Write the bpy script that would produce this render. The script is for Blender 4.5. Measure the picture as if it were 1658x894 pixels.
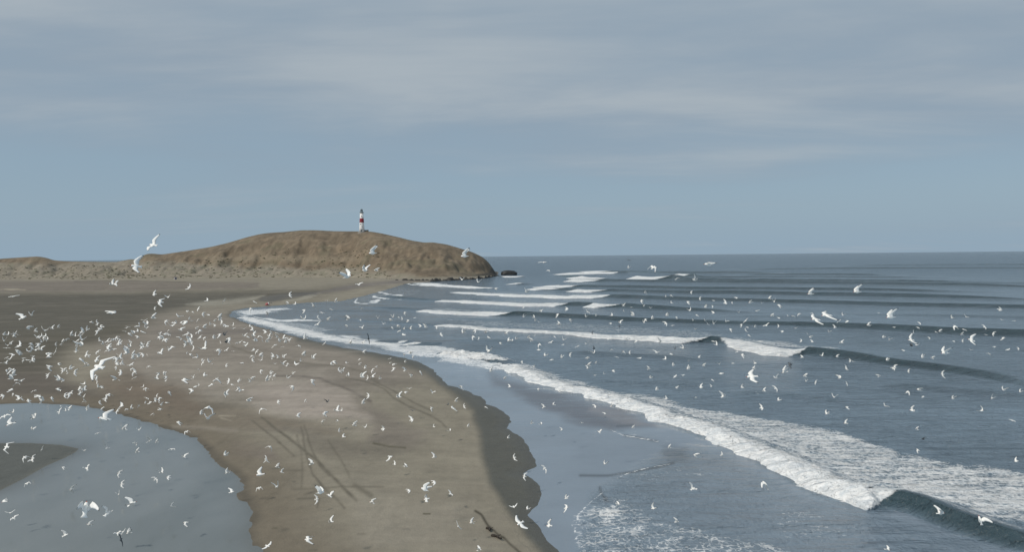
import bpy, math, random
import numpy as np

# ------------------------------------------------------------------ camera / sky / sun / exposure
F = 1184.0                       # focal length in photo pixels (photo 1658 x 894)
CAMH = 21.0
PITCH = math.atan(32.3 / F)
ROLL = -0.0098
sc = bpy.context.scene
for o in list(bpy.data.objects):
    bpy.data.objects.remove(o)
col = sc.collection

cp, sp = math.cos(PITCH), math.sin(PITCH)
cr, sr = math.cos(ROLL), math.sin(ROLL)
FW = np.array([0, cp, -sp]); R0 = np.array([1.0, 0, 0]); U0 = np.array([0, sp, cp])
RT = R0 * cr + U0 * sr
UP = -R0 * sr + U0 * cr
cam_d = bpy.data.cameras.new('camera'); cam = bpy.data.objects.new('camera', cam_d); col.objects.link(cam)
from mathutils import Matrix, Vector, Euler
M = Matrix(((RT[0], UP[0], -FW[0], 0), (RT[1], UP[1], -FW[1], 0), (RT[2], UP[2], -FW[2], CAMH), (0, 0, 0, 1)))
cam.matrix_world = M
cam_d.sensor_width = 36.0; cam_d.sensor_fit = 'HORIZONTAL'
cam_d.lens = 36.0 * F / 1658.0
cam_d.clip_start = 0.5; cam_d.clip_end = 200000
sc.camera = cam

SUN_EL, SUN_AZ = math.radians(44), math.radians(238)      # azimuth clockwise from +Y (view direction)
w = bpy.data.worlds.new('World'); sc.world = w; w.use_nodes = True
nt = w.node_tree; nt.nodes.clear()
def N(nt, t, **kw):
    n = nt.nodes.new(t)
    for k, v in kw.items():
        if hasattr(n, k): setattr(n, k, v)
    return n
L = nt.links.new
out = N(nt, 'ShaderNodeOutputWorld'); bg = N(nt, 'ShaderNodeBackground'); bg.inputs['Strength'].default_value = 0.1
L(bg.outputs[0], out.inputs[0])
sky = N(nt, 'ShaderNodeTexSky'); sky.sky_type = 'NISHITA'; sky.sun_disc = False
sky.sun_elevation = SUN_EL; sky.sun_rotation = SUN_AZ; sky.air_density = 1.0; sky.dust_density = 0.5; sky.ozone_density = 2.0
tc = N(nt, 'ShaderNodeTexCoord')
sep = N(nt, 'ShaderNodeSeparateXYZ'); L(tc.outputs['Generated'], sep.inputs[0])
def math_(nt, op, a, b=None, c=None, clamp=False):
    n = nt.nodes.new('ShaderNodeMath'); n.operation = op; n.use_clamp = clamp
    for i, v in enumerate((a, b, c)):
        if v is None: continue
        if isinstance(v, (int, float)): n.inputs[i].default_value = v
        else: nt.links.new(v, n.inputs[i])
    return n.outputs[0]
def mapr(nt, v, a, b, c=0.0, d=1.0, smooth=True):
    n = nt.nodes.new('ShaderNodeMapRange'); n.interpolation_type = 'SMOOTHSTEP' if smooth else 'LINEAR'
    nt.links.new(v, n.inputs[0])
    for i, x in zip((1, 2, 3, 4), (a, b, c, d)): n.inputs[i].default_value = x
    return n.outputs[0]
def mixc(nt, f, a, b):
    n = nt.nodes.new('ShaderNodeMix'); n.data_type = 'RGBA'
    for sck, v in ((n.inputs[0], f), (n.inputs[6], a), (n.inputs[7], b)):
        if isinstance(v, (int, float)): sck.default_value = v
        elif isinstance(v, tuple): sck.default_value = (*v, 1) if len(v) == 3 else v
        else: nt.links.new(v, sck)
    return n.outputs[2]
def noise(nt, vec, scale, detail=4, rough=0.5, dist=0.0):
    n = nt.nodes.new('ShaderNodeTexNoise'); n.inputs['Scale'].default_value = scale
    n.inputs['Detail'].default_value = detail; n.inputs['Roughness'].default_value = rough; n.inputs['Distortion'].default_value = dist
    if vec is not None: nt.links.new(vec, n.inputs['Vector'])
    return n.outputs['Fac']
def mapping(nt, vec, scale=(1, 1, 1), rot=(0, 0, 0), loc=(0, 0, 0)):
    n = nt.nodes.new('ShaderNodeMapping'); n.inputs['Scale'].default_value = scale; n.inputs['Rotation'].default_value = rot
    n.inputs['Location'].default_value = loc
    nt.links.new(vec, n.inputs['Vector']); return n.outputs[0]
# cloud sheet: direction projected on a plane high above
zz = math_(nt, 'MAXIMUM', sep.outputs[2], 0.0)
zc = math_(nt, 'ADD', zz, 0.10)
cx = math_(nt, 'DIVIDE', sep.outputs[0], zc); cy = math_(nt, 'DIVIDE', sep.outputs[1], zc)
cmb = N(nt, 'ShaderNodeCombineXYZ'); L(cx, cmb.inputs[0]); L(cy, cmb.inputs[1])
c1 = noise(nt, mapping(nt, cmb.outputs[0], (0.36, 0.62, 1), (0, 0, 0.12), (3.1, 5.3, 0)), 1.0, 6, 0.5, 0.5)
c2 = noise(nt, mapping(nt, cmb.outputs[0], (0.45, 1.15, 1), (0, 0, -0.10), (9.2, 1.7, 0)), 1.0, 6, 0.58, 0.3)
cl = math_(nt, 'ADD', math_(nt, 'MULTIPLY', c1, 0.74), math_(nt, 'MULTIPLY', c2, 0.26))
elev = mapr(nt, zz, 0.05, 0.27, -0.12, 0.17)
cover = mapr(nt, math_(nt, 'ADD', cl, elev), 0.34, 0.74)
cshade = mapr(nt, math_(nt, 'ADD', math_(nt, 'ADD', math_(nt, 'MULTIPLY', c2, 0.55), math_(nt, 'MULTIPLY', c1, 0.45)), mapr(nt, zz, 0.12, 0.40, -0.05, 0.09)), 0.41, 0.64)
cloudcol = mixc(nt, cshade, (2.85, 3.55, 4.30), (4.0, 4.55, 5.0))
# thin high veil over the whole sky keeps the clear band a soft grey blue
veil = mixc(nt, 0.88, sky.outputs[0], (2.74, 3.74, 4.62))
hor = mapr(nt, zz, 0.0, 0.09)
veil2 = mixc(nt, hor, (2.85, 3.85, 4.75), veil)
skyc = mixc(nt, math_(nt, 'MULTIPLY', cover, 0.92), veil2, cloudcol)
L(skyc, bg.inputs[0])

sl = bpy.data.lights.new('sun', 'SUN'); sl.energy = 2.6; sl.angle = math.radians(6); sl.color = (1.0, 0.93, 0.83)
so = bpy.data.objects.new('sun', sl); col.objects.link(so)
sd = Vector((math.sin(SUN_AZ) * math.cos(SUN_EL), math.cos(SUN_AZ) * math.cos(SUN_EL), math.sin(SUN_EL)))
so.rotation_euler = sd.to_track_quat('Z', 'Y').to_euler(); so.location = (0, -50, 120)
sc.view_settings.view_transform = 'Standard'; sc.view_settings.look = 'None'
sc.view_settings.exposure = 0.0; sc.view_settings.gamma = 1.0; sc.view_settings.use_curve_mapping = False

# ------------------------------------------------------------------ helpers
def ray(px, py):
    xc = (np.asarray(px, float) - 829) / F; yc = (447 - np.asarray(py, float)) / F
    return FW[None, :] + xc[..., None] * RT + yc[..., None] * UP
def ground(px, py, z=0.0):
    d = ray(np.atleast_1d(px), np.atleast_1d(py)); t = (z - CAMH) / d[:, 2]
    return d[:, :2] * t[:, None]
def proj(X, Y, Z):
    x = X * RT[0] + Y * RT[1] + (Z - CAMH) * RT[2]
    y = X * UP[0] + Y * UP[1] + (Z - CAMH) * UP[2]
    f = np.maximum(X * FW[0] + Y * FW[1] + (Z - CAMH) * FW[2], 0.01)
    return 829 + F * x / f, 447 - F * y / f
def yhor(px): return 414.7 + (px - 829) * (-0.0098)

def _hash(ix, iy, seed):
    h = (ix.astype(np.int64) * 374761393 + iy.astype(np.int64) * 668265263 + seed * 974711) & 0x7fffffff
    h = ((h ^ (h >> 13)) * 1274126177) & 0x7fffffff
    return ((h ^ (h >> 16)) & 0xffff) / 65535.0
def vnoise(x, y, seed=0):
    ix = np.floor(x); iy = np.floor(y); fx = x - ix; fy = y - iy
    fx = fx * fx * (3 - 2 * fx); fy = fy * fy * (3 - 2 * fy)
    a = _hash(ix, iy, seed); b = _hash(ix + 1, iy, seed); c = _hash(ix, iy + 1, seed); d = _hash(ix + 1, iy + 1, seed)
    return (a * (1 - fx) + b * fx) * (1 - fy) + (c * (1 - fx) + d * fx) * fy
def fbm(x, y, seed=0, oct=4):
    s = 0; a = 0.5; t = 0
    for k in range(oct):
        s = s + a * vnoise(x * 2 ** k + 17.3 * k, y * 2 ** k + 9.1 * k, seed + k); t += a; a *= 0.5
    return s / t
def sstep(x, a, b):
    t = np.clip((x - a) / (b - a), 0, 1); return t * t * (3 - 2 * t)
def seg_dist(X, Y, pts, closed=False):
    P = np.array(pts, float); best = np.full(X.shape, 1e18)
    n = len(P)
    for i in range(n if closed else n - 1):
        a = P[i]; b = P[(i + 1) % n]; ab = b - a; L2 = max(ab @ ab, 1e-12)
        t = np.clip(((X - a[0]) * ab[0] + (Y - a[1]) * ab[1]) / L2, 0, 1)
        d = (X - a[0] - t * ab[0]) ** 2 + (Y - a[1] - t * ab[1]) ** 2
        best = np.minimum(best, d)
    return np.sqrt(best)
def inside(X, Y, pts):
    P = np.array(pts, float); r = np.zeros(X.shape, bool); n = len(P)
    for i in range(n):
        x1, y1 = P[i]; x2, y2 = P[(i + 1) % n]
        if y1 == y2: continue
        c = ((y1 > Y) != (y2 > Y)) & (X < (x2 - x1) * (Y - y1) / (y2 - y1) + x1)
        r ^= c
    return r
def sdist(X, Y, pts):           # positive inside
    d = seg_dist(X, Y, pts, True); return np.where(inside(X, Y, pts), d, -d)
def softpoly(X, Y, pts, soft):
    P = np.array(pts, float)
    m = (X > P[:, 0].min() - soft * 2) & (X < P[:, 0].max() + soft * 2) & (Y > P[:, 1].min() - soft * 2) & (Y < P[:, 1].max() + soft * 2)
    r = np.zeros(X.shape)
    if m.any(): r[m] = sstep(sdist(X[m], Y[m], pts), -soft, soft)
    return r
def softline(X, Y, pts, wd):
    P = np.array(pts, float)
    m = (X > P[:, 0].min() - wd * 3) & (X < P[:, 0].max() + wd * 3) & (Y > P[:, 1].min() - wd * 3) & (Y < P[:, 1].max() + wd * 3)
    r = np.zeros(X.shape)
    if m.any(): r[m] = np.exp(-(seg_dist(X[m], Y[m], pts) / wd) ** 2)
    return r
def grid_mesh(name, X, Y, Z, mat, attrs=None, cols=None):
    nr, nc = X.shape
    me = bpy.data.meshes.new(name)
    co = np.stack([X, Y, Z], -1).reshape(-1, 3).astype(np.float32)
    idx = np.arange(nr * nc).reshape(nr, nc)
    q = np.stack([idx[:-1, :-1], idx[:-1, 1:], idx[1:, 1:], idx[1:, :-1]], -1).reshape(-1, 4)
    me.vertices.add(len(co)); me.vertices.foreach_set('co', co.ravel())
    me.loops.add(q.size); me.loops.foreach_set('vertex_index', q.ravel().astype(np.int32))
    me.polygons.add(len(q)); me.polygons.foreach_set('loop_start', np.arange(0, q.size, 4, dtype=np.int32))
    me.polygons.foreach_set('loop_total', np.full(len(q), 4, np.int32))
    me.polygons.foreach_set('use_smooth', np.ones(len(q), bool))
    me.update(); me.validate()
    for k, v in (attrs or {}).items():
        a = me.attributes.new(k, 'FLOAT', 'POINT'); a.data.foreach_set('value', v.astype(np.float32).ravel())
    for k, v in (cols or {}).items():
        a = me.attributes.new(k, 'FLOAT_COLOR', 'POINT')
        c = np.concatenate([v.reshape(-1, 3), np.ones((v.size // 3, 1))], 1).astype(np.float32)
        a.data.foreach_set('color', c.ravel())
    me.materials.append(mat)
    o = bpy.data.objects.new(name, me); col.objects.link(o); return o
def tag(o, label=None, cat=None, group=None, kind=None):
    if label: o['label'] = label
    if cat: o['category'] = cat
    if group: o['group'] = group
    if kind: o['kind'] = kind
    return o
def lin(c):
    return np.array([((v / 255) / 12.92 if v / 255 <= 0.04045 else ((v / 255 + 0.055) / 1.055) ** 2.4) for v in c])

def mat(name):
    m = bpy.data.materials.new(name); m.use_nodes = True
    nt = m.node_tree; b = nt.nodes['Principled BSDF']; return m, nt, b
def plain(name, c, rough=0.7, var=0.15, scale=3.0, bump=0.0):
    m, nt, b = mat(name)
    t = N(nt, 'ShaderNodeTexCoord'); n = noise(nt, t.outputs['Object'], scale, 5, 0.6)
    c = tuple(c)
    r = mixc(nt, mapr(nt, n, 0.3, 0.7), tuple(v * (1 - var) for v in c), tuple(min(v * (1 + var), 1) for v in c))
    nt.links.new(r, b.inputs['Base Color']); b.inputs['Roughness'].default_value = rough
    if bump:
        bn = N(nt, 'ShaderNodeBump'); bn.inputs['Strength'].default_value = bump; nt.links.new(n, bn.inputs['Height']); nt.links.new(bn.outputs[0], b.inputs['Normal'])
    return m

# ------------------------------------------------------------------ materials
def attr(nt, name):
    a = nt.nodes.new('ShaderNodeAttribute'); a.attribute_name = name; return a
def bumpn(nt, h, strength, dist, prev=None):
    b = nt.nodes.new('ShaderNodeBump')
    if isinstance(strength, (int, float)): b.inputs['Strength'].default_value = strength
    else: nt.links.new(strength, b.inputs['Strength'])
    b.inputs['Distance'].default_value = dist; nt.links.new(h, b.inputs['Height'])
    if prev is not None: nt.links.new(prev, b.inputs['Normal'])
    return b.outputs[0]

def land_material():
    m, nt, b = mat('sand_and_soil')
    g = N(nt, 'ShaderNodeNewGeometry'); P = g.outputs['Position']
    ca = attr(nt, 'tone'); wt = attr(nt, 'wet')
    n1 = noise(nt, P, 0.09, 6, 0.6); n2 = noise(nt, P, 1.1, 6, 0.65); n3 = noise(nt, P, 9.0, 4, 0.6)
    n4 = noise(nt, mapping(nt, P, (0.5, 0.06, 1), (0, 0, 0.5)), 1.0, 6, 0.6, 0.6)
    s = math_(nt, 'ADD', math_(nt, 'MULTIPLY', n1, 0.34), math_(nt, 'ADD', math_(nt, 'MULTIPLY', n2, 0.40), math_(nt, 'ADD', math_(nt, 'MULTIPLY', n3, 0.20), math_(nt, 'MULTIPLY', n4, 0.30))))
    s = math_(nt, 'ADD', s, 0.38)
    mul = N(nt, 'ShaderNodeVectorMath'); mul.operation = 'SCALE'; nt.links.new(ca.outputs['Color'], mul.inputs[0]); nt.links.new(s, mul.inputs['Scale'])
    nt.links.new(mul.outputs[0], b.inputs['Base Color'])
    nt.links.new(mapr(nt, wt.outputs['Fac'], 0, 1, 0.95, 0.5, False), b.inputs['Roughness'])
    b.inputs['Specular IOR Level'].default_value = 0.35
    hb = math_(nt, 'ADD', math_(nt, 'MULTIPLY', n2, 0.7), math_(nt, 'MULTIPLY', n3, 0.2))
    nt.links.new(bumpn(nt, hb, 0.55, 0.25), b.inputs['Normal'])
    return m

def water_material():
    m, nt, b = mat('sea_water')
    g = N(nt, 'ShaderNodeNewGeometry'); P = g.outputs['Position']
    foam = attr(nt, 'foam').outputs['Fac']; calm = attr(nt, 'calm').outputs['Fac']; tint = attr(nt, 'tint').outputs['Color']
    # foam pattern: clots with lacy gaps, streaked along the crests
    Pf = mapping(nt, P, (0.42, 1.0, 1.0), (0, 0, -0.1))
    f1 = noise(nt, Pf, 1.15, 9, 0.68, 0.8)
    f2 = noise(nt, P, 3.2, 6, 0.6, 0.6)
    lace = N(nt, 'ShaderNodeTexVoronoi'); lace.feature = 'DISTANCE_TO_EDGE'; lace.inputs['Scale'].default_value = 1.5
    wv = N(nt, 'ShaderNodeVectorMath'); wv.operation = 'ADD'; nt.links.new(P, wv.inputs[0])
    nn = nt.nodes.new('ShaderNodeTexNoise'); nn.inputs['Scale'].default_value = 1.1; nn.inputs['Detail'].default_value = 4; nt.links.new(P, nn.inputs['Vector'])
    sc2 = N(nt, 'ShaderNodeVectorMath'); sc2.operation = 'SCALE'; sc2.inputs['Scale'].default_value = 1.6; nt.links.new(nn.outputs['Color'], sc2.inputs[0])
    nt.links.new(sc2.outputs[0], wv.inputs[1]); nt.links.new(wv.outputs[0], lace.inputs['Vector'])
    le = mapr(nt, lace.outputs['Distance'], 0.0, 0.22, 0.16, 0.0)
    ff = math_(nt, 'ADD', math_(nt, 'ADD', math_(nt, 'MULTIPLY', f1, 0.72), math_(nt, 'MULTIPLY', f2, 0.28)), le)
    fm = math_(nt, 'ADD', ff, math_(nt, 'MULTIPLY', math_(nt, 'SUBTRACT', foam, 0.5), 0.95))
    mask = mapr(nt, fm, 0.47, 0.68)
    mask = math_(nt, 'MULTIPLY', mask, mapr(nt, foam, 0.01, 0.15))
    mask = math_(nt, 'MULTIPLY', mask, mapr(nt, foam, 0.25, 0.75, 0.55, 1.0, False))
    fcol = mixc(nt, mapr(nt, f1, 0.35, 0.62), (0.68, 0.72, 0.75), (0.93, 0.93, 0.92))
    wn = noise(nt, P, 0.05, 5, 0.6)
    wcol = N(nt, 'ShaderNodeVectorMath'); wcol.operation = 'SCALE'; nt.links.new(tint, wcol.inputs[0]); nt.links.new(mapr(nt, wn, 0.25, 0.75, 0.8, 1.2, False), wcol.inputs['Scale'])
    nt.links.new(mixc(nt, mask, wcol.outputs[0], fcol), b.inputs['Base Color'])
    r0 = mapr(nt, calm, 0, 1, 0.16, 0.10, False)
    rr = N(nt, 'ShaderNodeMix'); rr.data_type = 'FLOAT'; nt.links.new(mask, rr.inputs[0]); nt.links.new(r0, rr.inputs[2]); rr.inputs[3].default_value = 0.9
    nt.links.new(rr.outputs[0], b.inputs['Roughness'])
    b.inputs['IOR'].default_value = 1.33
    # ripples
    a1 = noise(nt, mapping(nt, P, (0.26, 0.62, 0.5), (0, 0, 0.10)), 1.0, 6, 0.62, 0.4)
    a2 = noise(nt, mapping(nt, P, (1.6, 0.9, 1), (0, 0, -0.25)), 1.6, 5, 0.6, 0.3)
    a3 = noise(nt, mapping(nt, P, (0.022, 0.11, 0.1), (0, 0, 0.08)), 1.0, 5, 0.6, 0.3)
    cs = mapr(nt, calm, 0, 1, 1.0, 0.05, False)
    n0 = bumpn(nt, a3, math_(nt, 'MULTIPLY', cs, 1.0), 5.5)
    n1 = bumpn(nt, a1, math_(nt, 'MULTIPLY', cs, 1.0), 1.5, n0)
    n2 = bumpn(nt, a2, math_(nt, 'MULTIPLY', cs, 0.9), 0.3, n1)
    n3 = bumpn(nt, ff, math_(nt, 'MULTIPLY', mask, 0.6), 0.25, n2)
    nt.links.new(n3, b.inputs['Normal'])
    return m

LAND = land_material(); WATER = water_material()

# ------------------------------------------------------------------ land
COAST = [(1300, 1400), (960, 960), (905, 894), (884, 872), (870, 852), (855, 835), (868, 820), (876, 800), (874, 788), (862, 775), (845, 768),
         (855, 762), (873, 756), (869, 744), (857, 728), (850, 715), (838, 704), (820, 694), (829, 684), (820, 672), (806, 662), (790, 655),
         (778, 643), (760, 636), (742, 628), (722, 622), (712, 610), (700, 600), (684, 588), (655, 580), (600, 570), (560, 564), (520, 555),
         (470, 543), (420, 530), (388, 519), (371, 511), (376, 504), (400, 499), (430, 497), (460, 494), (500, 490), (552, 488), (578, 482),
         (606, 475), (632, 467), (655, 459.5), (700, 456), (750, 453.5), (790, 450), (804, 446.5)]
back_u = [(806, 441), (790, 437), (700, 435.5), (500, 436), (300, 437), (0, 439), (-500, 444), (-1400, 453), (-3000, 800), (-3000, 1400)]
cw = [tuple(ground(x, y)[0]) for x, y in COAST]
bw = [tuple(ground(x, y)[0]) for x, y in back_u]
LANDW = cw + bw
POOL = [(-1500, 700), (-400, 655), (0, 655), (60, 653), (118, 656), (166, 664), (215, 677), (238, 687),
        (262, 692), (290, 701), (312, 710), (330, 722), (343, 738), (352, 748), (371, 761), (391, 777), (389, 798), (398, 812),
        (404, 830), (409, 840), (396, 860), (400, 878), (412, 892), (440, 930), (470, 1100), (-1500, 1100)]
BAR = [(-1500, 722), (-200, 718), (0, 718), (50, 718), (100, 721), (128, 727), (122, 733), (105, 742), (75, 755), (40, 775), (0, 795), (-200, 850), (-1500, 1000)]
ZP = 0.42
poolw = [tuple(ground(x, y, ZP)[0]) for x, y in POOL]
barw = [tuple(ground(x, y, ZP)[0]) for x, y in BAR]

SIL = [(-1400, 420), (-900, 415), (-600, 426), (-300, 424), (-120, 422), (-30, 424), (0, 421), (20, 419.5), (45, 418), (62, 417), (75, 419), (88, 423.5), (110, 425), (150, 425.5), (190, 426), (202, 423.5), (210, 421.5), (225, 422),
       (232, 415), (240, 412.5), (250, 412.5), (262, 414), (300, 408.5), (340, 402), (370, 395), (400, 386), (420, 381), (440, 378.5), (460, 377.5), (490, 374.5), (515, 374.5), (540, 376),
       (585, 376.5), (600, 376.5), (620, 380), (650, 387), (665, 391), (690, 395), (700, 394), (725, 398), (745, 404), (765, 410), (782, 418), (792, 427), (799, 437), (804, 446), (812, 452)]
BAS = [(-1400, 462), (-400, 457), (0, 455), (200, 453.5), (400, 452), (560, 451.5), (640, 454), (700, 454), (760, 451.5), (800, 447), (830, 445)]
sx = np.array([p[0] for p in SIL], float); sy = np.array([p[1] for p in SIL], float)
bx_ = np.array([p[0] for p in BAS], float); by_ = np.array([p[1] for p in BAS], float)

def smooth_knots(xs_, ys_, wpx):
    g_ = np.arange(-1500.0, 900.0, 2.0); v_ = np.interp(g_, xs_, ys_); n_ = int(wpx / 2)
    kk = np.hanning(2 * n_ + 3)[1:-1]; kk /= kk.sum()
    return g_, np.convolve(np.pad(v_, n_, mode='edge'), kk, mode='valid')
bgx, bgy = smooth_knots(bx_, by_, 60)
dgx, dgy = smooth_knots([-1400, 0, 200, 260, 400, 700, 770, 800], [110, 95, 90, 105, 140, 135, 90, 30], 70)
sgx, sgy = smooth_knots(sx, sy, 8)
def hill_height(X, Y):
    """dune belt and headland; X, Y world"""
    px0, _ = proj(X, Y, np.full(X.shape, 10.0))
    u = px0
    vb = np.maximum(np.interp(u, bgx, bgy) - yhor(u), 4); db = F * CAMH / vb
    dep = np.interp(u, dgx, dgy)
    dr = db + dep
    zr = np.maximum(CAMH - dr * (np.interp(u, sgx, sgy) - yhor(u)) / F, 0)
    t = (Y - db) / dep
    tt = np.clip(t, 0, 1)
    prof = 0.5 * tt ** 0.75 + 0.5 * np.sin(tt * math.pi / 2) ** 2
    up = zr * prof
    dn = zr * np.exp(-(np.maximum(t - 1, 0) / 0.9) ** 2)
    z = np.where(t < 1, up, dn)
    dm = sstep(tt, 0.0, 0.12) * (1 - sstep(t, 0.75, 1.0))
    left = 1 - sstep(u, 560, 760)
    z = z + dm * left * (2.6 * (fbm(X / 16, Y / 13, 5, 4) - 0.5) + 1.5 * (vnoise(X / 6, Y / 6, 8) - 0.5))
    # slumps and gullies on the slope
    z = z + sstep(tt, 0.1, 0.3) * (1 - sstep(t, 0.55, 0.97)) * np.minimum(zr / 20, 1) * (5.0 * (fbm(X / 9, Y / 18, 29, 4) - 0.5) - 3.5 * np.maximum(0, 0.16 - np.abs(fbm(X / 22, Y / 70, 39, 3) - 0.5)) * 6 + 9.0 * (fbm(X / 30, Y / 30, 9, 6) - 0.5) - 3.0 * np.abs(fbm(X / 14, Y / 60, 19, 3) - 0.5))
    return z, t, u, zr

def land_z(X, Y):
    wob = (fbm(X / 2.2, Y / 2.2, 21, 4) - 0.5) * np.clip(Y / 90, 0.6, 3) * 0.8
    sdc = sdist(X, Y, LANDW) + wob
    zc = np.where(sdc > 0, 0.80 * (1 - np.exp(-sdc * 0.085)), np.maximum(sdc * 0.12, -2.5))
    far = sstep(Y, 420, 620)
    sdp = -sdist(X, Y, poolw); sdb = sdist(X, Y, barw)
    wob2 = (fbm(X / 2.0, Y / 2.4, 31, 4) - 0.5) * 1.5
    sd2 = np.maximum(sdp + wob2, sdb * 0.6)
    zpool = ZP + np.where(sd2 > 0, 0.20 * (1 - np.exp(-sd2 * 0.4)), np.maximum(sd2 * 0.15, -0.35))
    z = np.minimum(zc, np.maximum(zpool, -3)) if True else zc
    z = np.where(sdp > 0, z + (zc - z) * sstep(sdp, 3, 16), z)
    hh, t, u, zr = hill_height(X, Y)
    z = z + np.where(sdc > 0, hh * sstep(sdc, 0, 3), 0) + np.where(sdc > 0, far * 0.5, 0)
    z = z + np.where(sdc > 2, 0.12 * (fbm(X / 9, Y / 9, 3, 3) - 0.5), 0) * (1 - sstep(-sdp, -1, 1))
    return z, sdc, sdp, sdb, t, u, zr

us = np.arange(-1450, 430, 1.8)
v_near = np.arange(1050, 44, -1.2)
d_rows = np.concatenate([F * CAMH / v_near, np.arange(565, 960, 3.0), np.arange(963, 1500, 14.0)])
d_rows = np.unique(d_rows)
D, U = np.meshgrid(d_rows, us, indexing='ij')
X = U / F * D; Y = D.copy()
Z, sdc, sdp, sdb, tH, uH, zrH = land_z(X, Y)
PX, PY = proj(X, Y, Z)

K = 1.13          # picture value -> albedo at this light level
def C(*c): return lin(c) * K
def mixin(A, c, m): return A * (1 - m[..., None]) + c * m[..., None]
jx = (fbm(X / 7, Y / 7, 41, 4) - 0.5); jy = (fbm(X / 7, Y / 7, 51, 4) - 0.5)
scl = np.clip(70 / Y, 0.1, 1.2)
qx = PX + jx * 60 * scl; qy = PY + jy * 26 * scl
tone = np.ones(X.shape + (3,)) * C(128, 122, 109)
tone = mixin(tone, C(124, 117, 108), softpoly(qx, qy, [(180, 500), (380, 505), (600, 566), (700, 605), (560, 640), (250, 640), (150, 560)], 25))
tone = mixin(tone, C(84, 80, 70), softpoly(qx * 0.22, qy, [(x_ * 0.22, y_) for x_, y_ in [(-1700, 478), (180, 474), (420, 470), (500, 470), (580, 462), (500, 482), (420, 487), (330, 494), (250, 510), (215, 545), (120, 560), (60, 640), (60, 672), (-1700, 690)]], 8))
tone = mixin(tone, C(93, 87, 79), softpoly(qx, qy, [(-1700, 560), (60, 600), (150, 632), (235, 650), (260, 690), (60, 668), (-1700, 670)], 16))
tone = mixin(tone, C(112, 105, 96), softpoly(qx, qy, [(-1700, 456), (150, 455), (420, 458), (420, 466), (200, 472), (-1700, 477)], 3))
tone = mixin(tone, C(110, 100, 88), softpoly(qx, qy, [(150, 615), (260, 600), (330, 650), (330, 690), (240, 690), (200, 660)], 20))
for pl, c, s in [
    ([(225, 590), (330, 585), (430, 598), (520, 606), (572, 640), (607, 668), (602, 688), (520, 684), (430, 668), (350, 652), (300, 628), (235, 612)], (138, 131, 121), 16),
    ([(400, 630), (520, 615), (590, 660), (600, 680), (500, 672), (420, 655)], (149, 140, 131), 12),
    ([(300, 492), (350, 486), (400, 481), (430, 477), (412, 486), (380, 493), (330, 497)], (134, 130, 119), 3),
    ([(455, 488), (520, 474), (505, 482), (470, 489)], (142, 138, 126), 2),
    ([(425, 480), (470, 475), (515, 473), (512, 477), (470, 483), (440, 489), (418, 487)], (86, 85, 82), 2.5),
    ([(500, 478), (590, 464), (640, 460), (660, 457), (700, 456), (640, 454), (560, 462)], (106, 101, 98), 4),
    ([(250, 535), (430, 532), (420, 540), (260, 545)], (108, 102, 96), 4),
    ([(330, 655), (420, 665), (520, 690), (560, 700), (470, 700), (340, 690)], (112, 104, 92), 8),
    ([(570, 640), (650, 680), (690, 700), (650, 725), (600, 715), (605, 690)], (116, 109, 100), 12),
    ([(370, 715), (450, 725), (450, 745), (380, 738)], (118, 110, 104), 8),
    ([(470, 690), (600, 715), (640, 735), (520, 740)], (114, 108, 97), 9),
    ([(560, 800), (760, 800), (800, 894), (560, 900)], (131, 125, 113), 25),
]:
    tone = mixin(tone, C(*c), softpoly(qx, qy, pl, s) * 0.9)
st1 = fbm(X / 16 + Y / 40, Y / 3.2, 401, 5); st2 = fbm(X / 3.5, Y / 2.5, 411, 5); st3 = fbm(X / 30, Y / 20, 421, 4)
tone = tone * (1 + 0.34 * (st1 - 0.5) + 0.26 * (st2 - 0.5) + 0.26 * (st3 - 0.5))[..., None]
tone = mixin(tone, C(108, 102, 93), sstep(st1, 0.60, 0.74) * 0.35)
# damp bank round the pool
nearpool = (1 - sstep(sdp, 1.0, 9.0)) * sstep(sdp, -2, 0)
tone = mixin(tone, C(105, 97, 84), nearpool * 0.85)
# thin wet rim
tone = mixin(tone, C(84, 79, 70), (1 - sstep(sdp, 0.1, 1.2)) * sstep(sdp, -3, 0) * 0.8)
barm = sstep(sdb, -3.0, 1.0) * sstep(-sdp, -1, 1)
tone = mixin(tone, C(84, 86, 82), barm)
# wet strip along the open shore
WETB = [(480, 553), (560, 568), (640, 588), (690, 606), (735, 640), (762, 665), (776, 700), (780, 740), (793, 780), (818, 822), (852, 868), (875, 894), (940, 960), (1300, 1500), (1500, 1300), (900, 560), (480, 500)]
wetm = softpoly(PX + jx * 8, PY, WETB, 9)
wetm = np.where(sdc > -30, wetm, 0)
tone = mixin(tone, C(79, 78, 70), wetm)
rim = (1 - sstep(sdc, 0.1, 2.0)) * sstep(PY, 480, 500)
tone = mixin(tone, C(74, 74, 70), rim * 0.6)
wet = np.clip(wetm * 0.9 + rim * 0.5 + barm * 0.6 + softpoly(qx, qy, [(-1700, 480), (420, 476), (330, 494), (120, 540), (-1700, 560)], 9) * 0.35, 0, 1)
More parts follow.
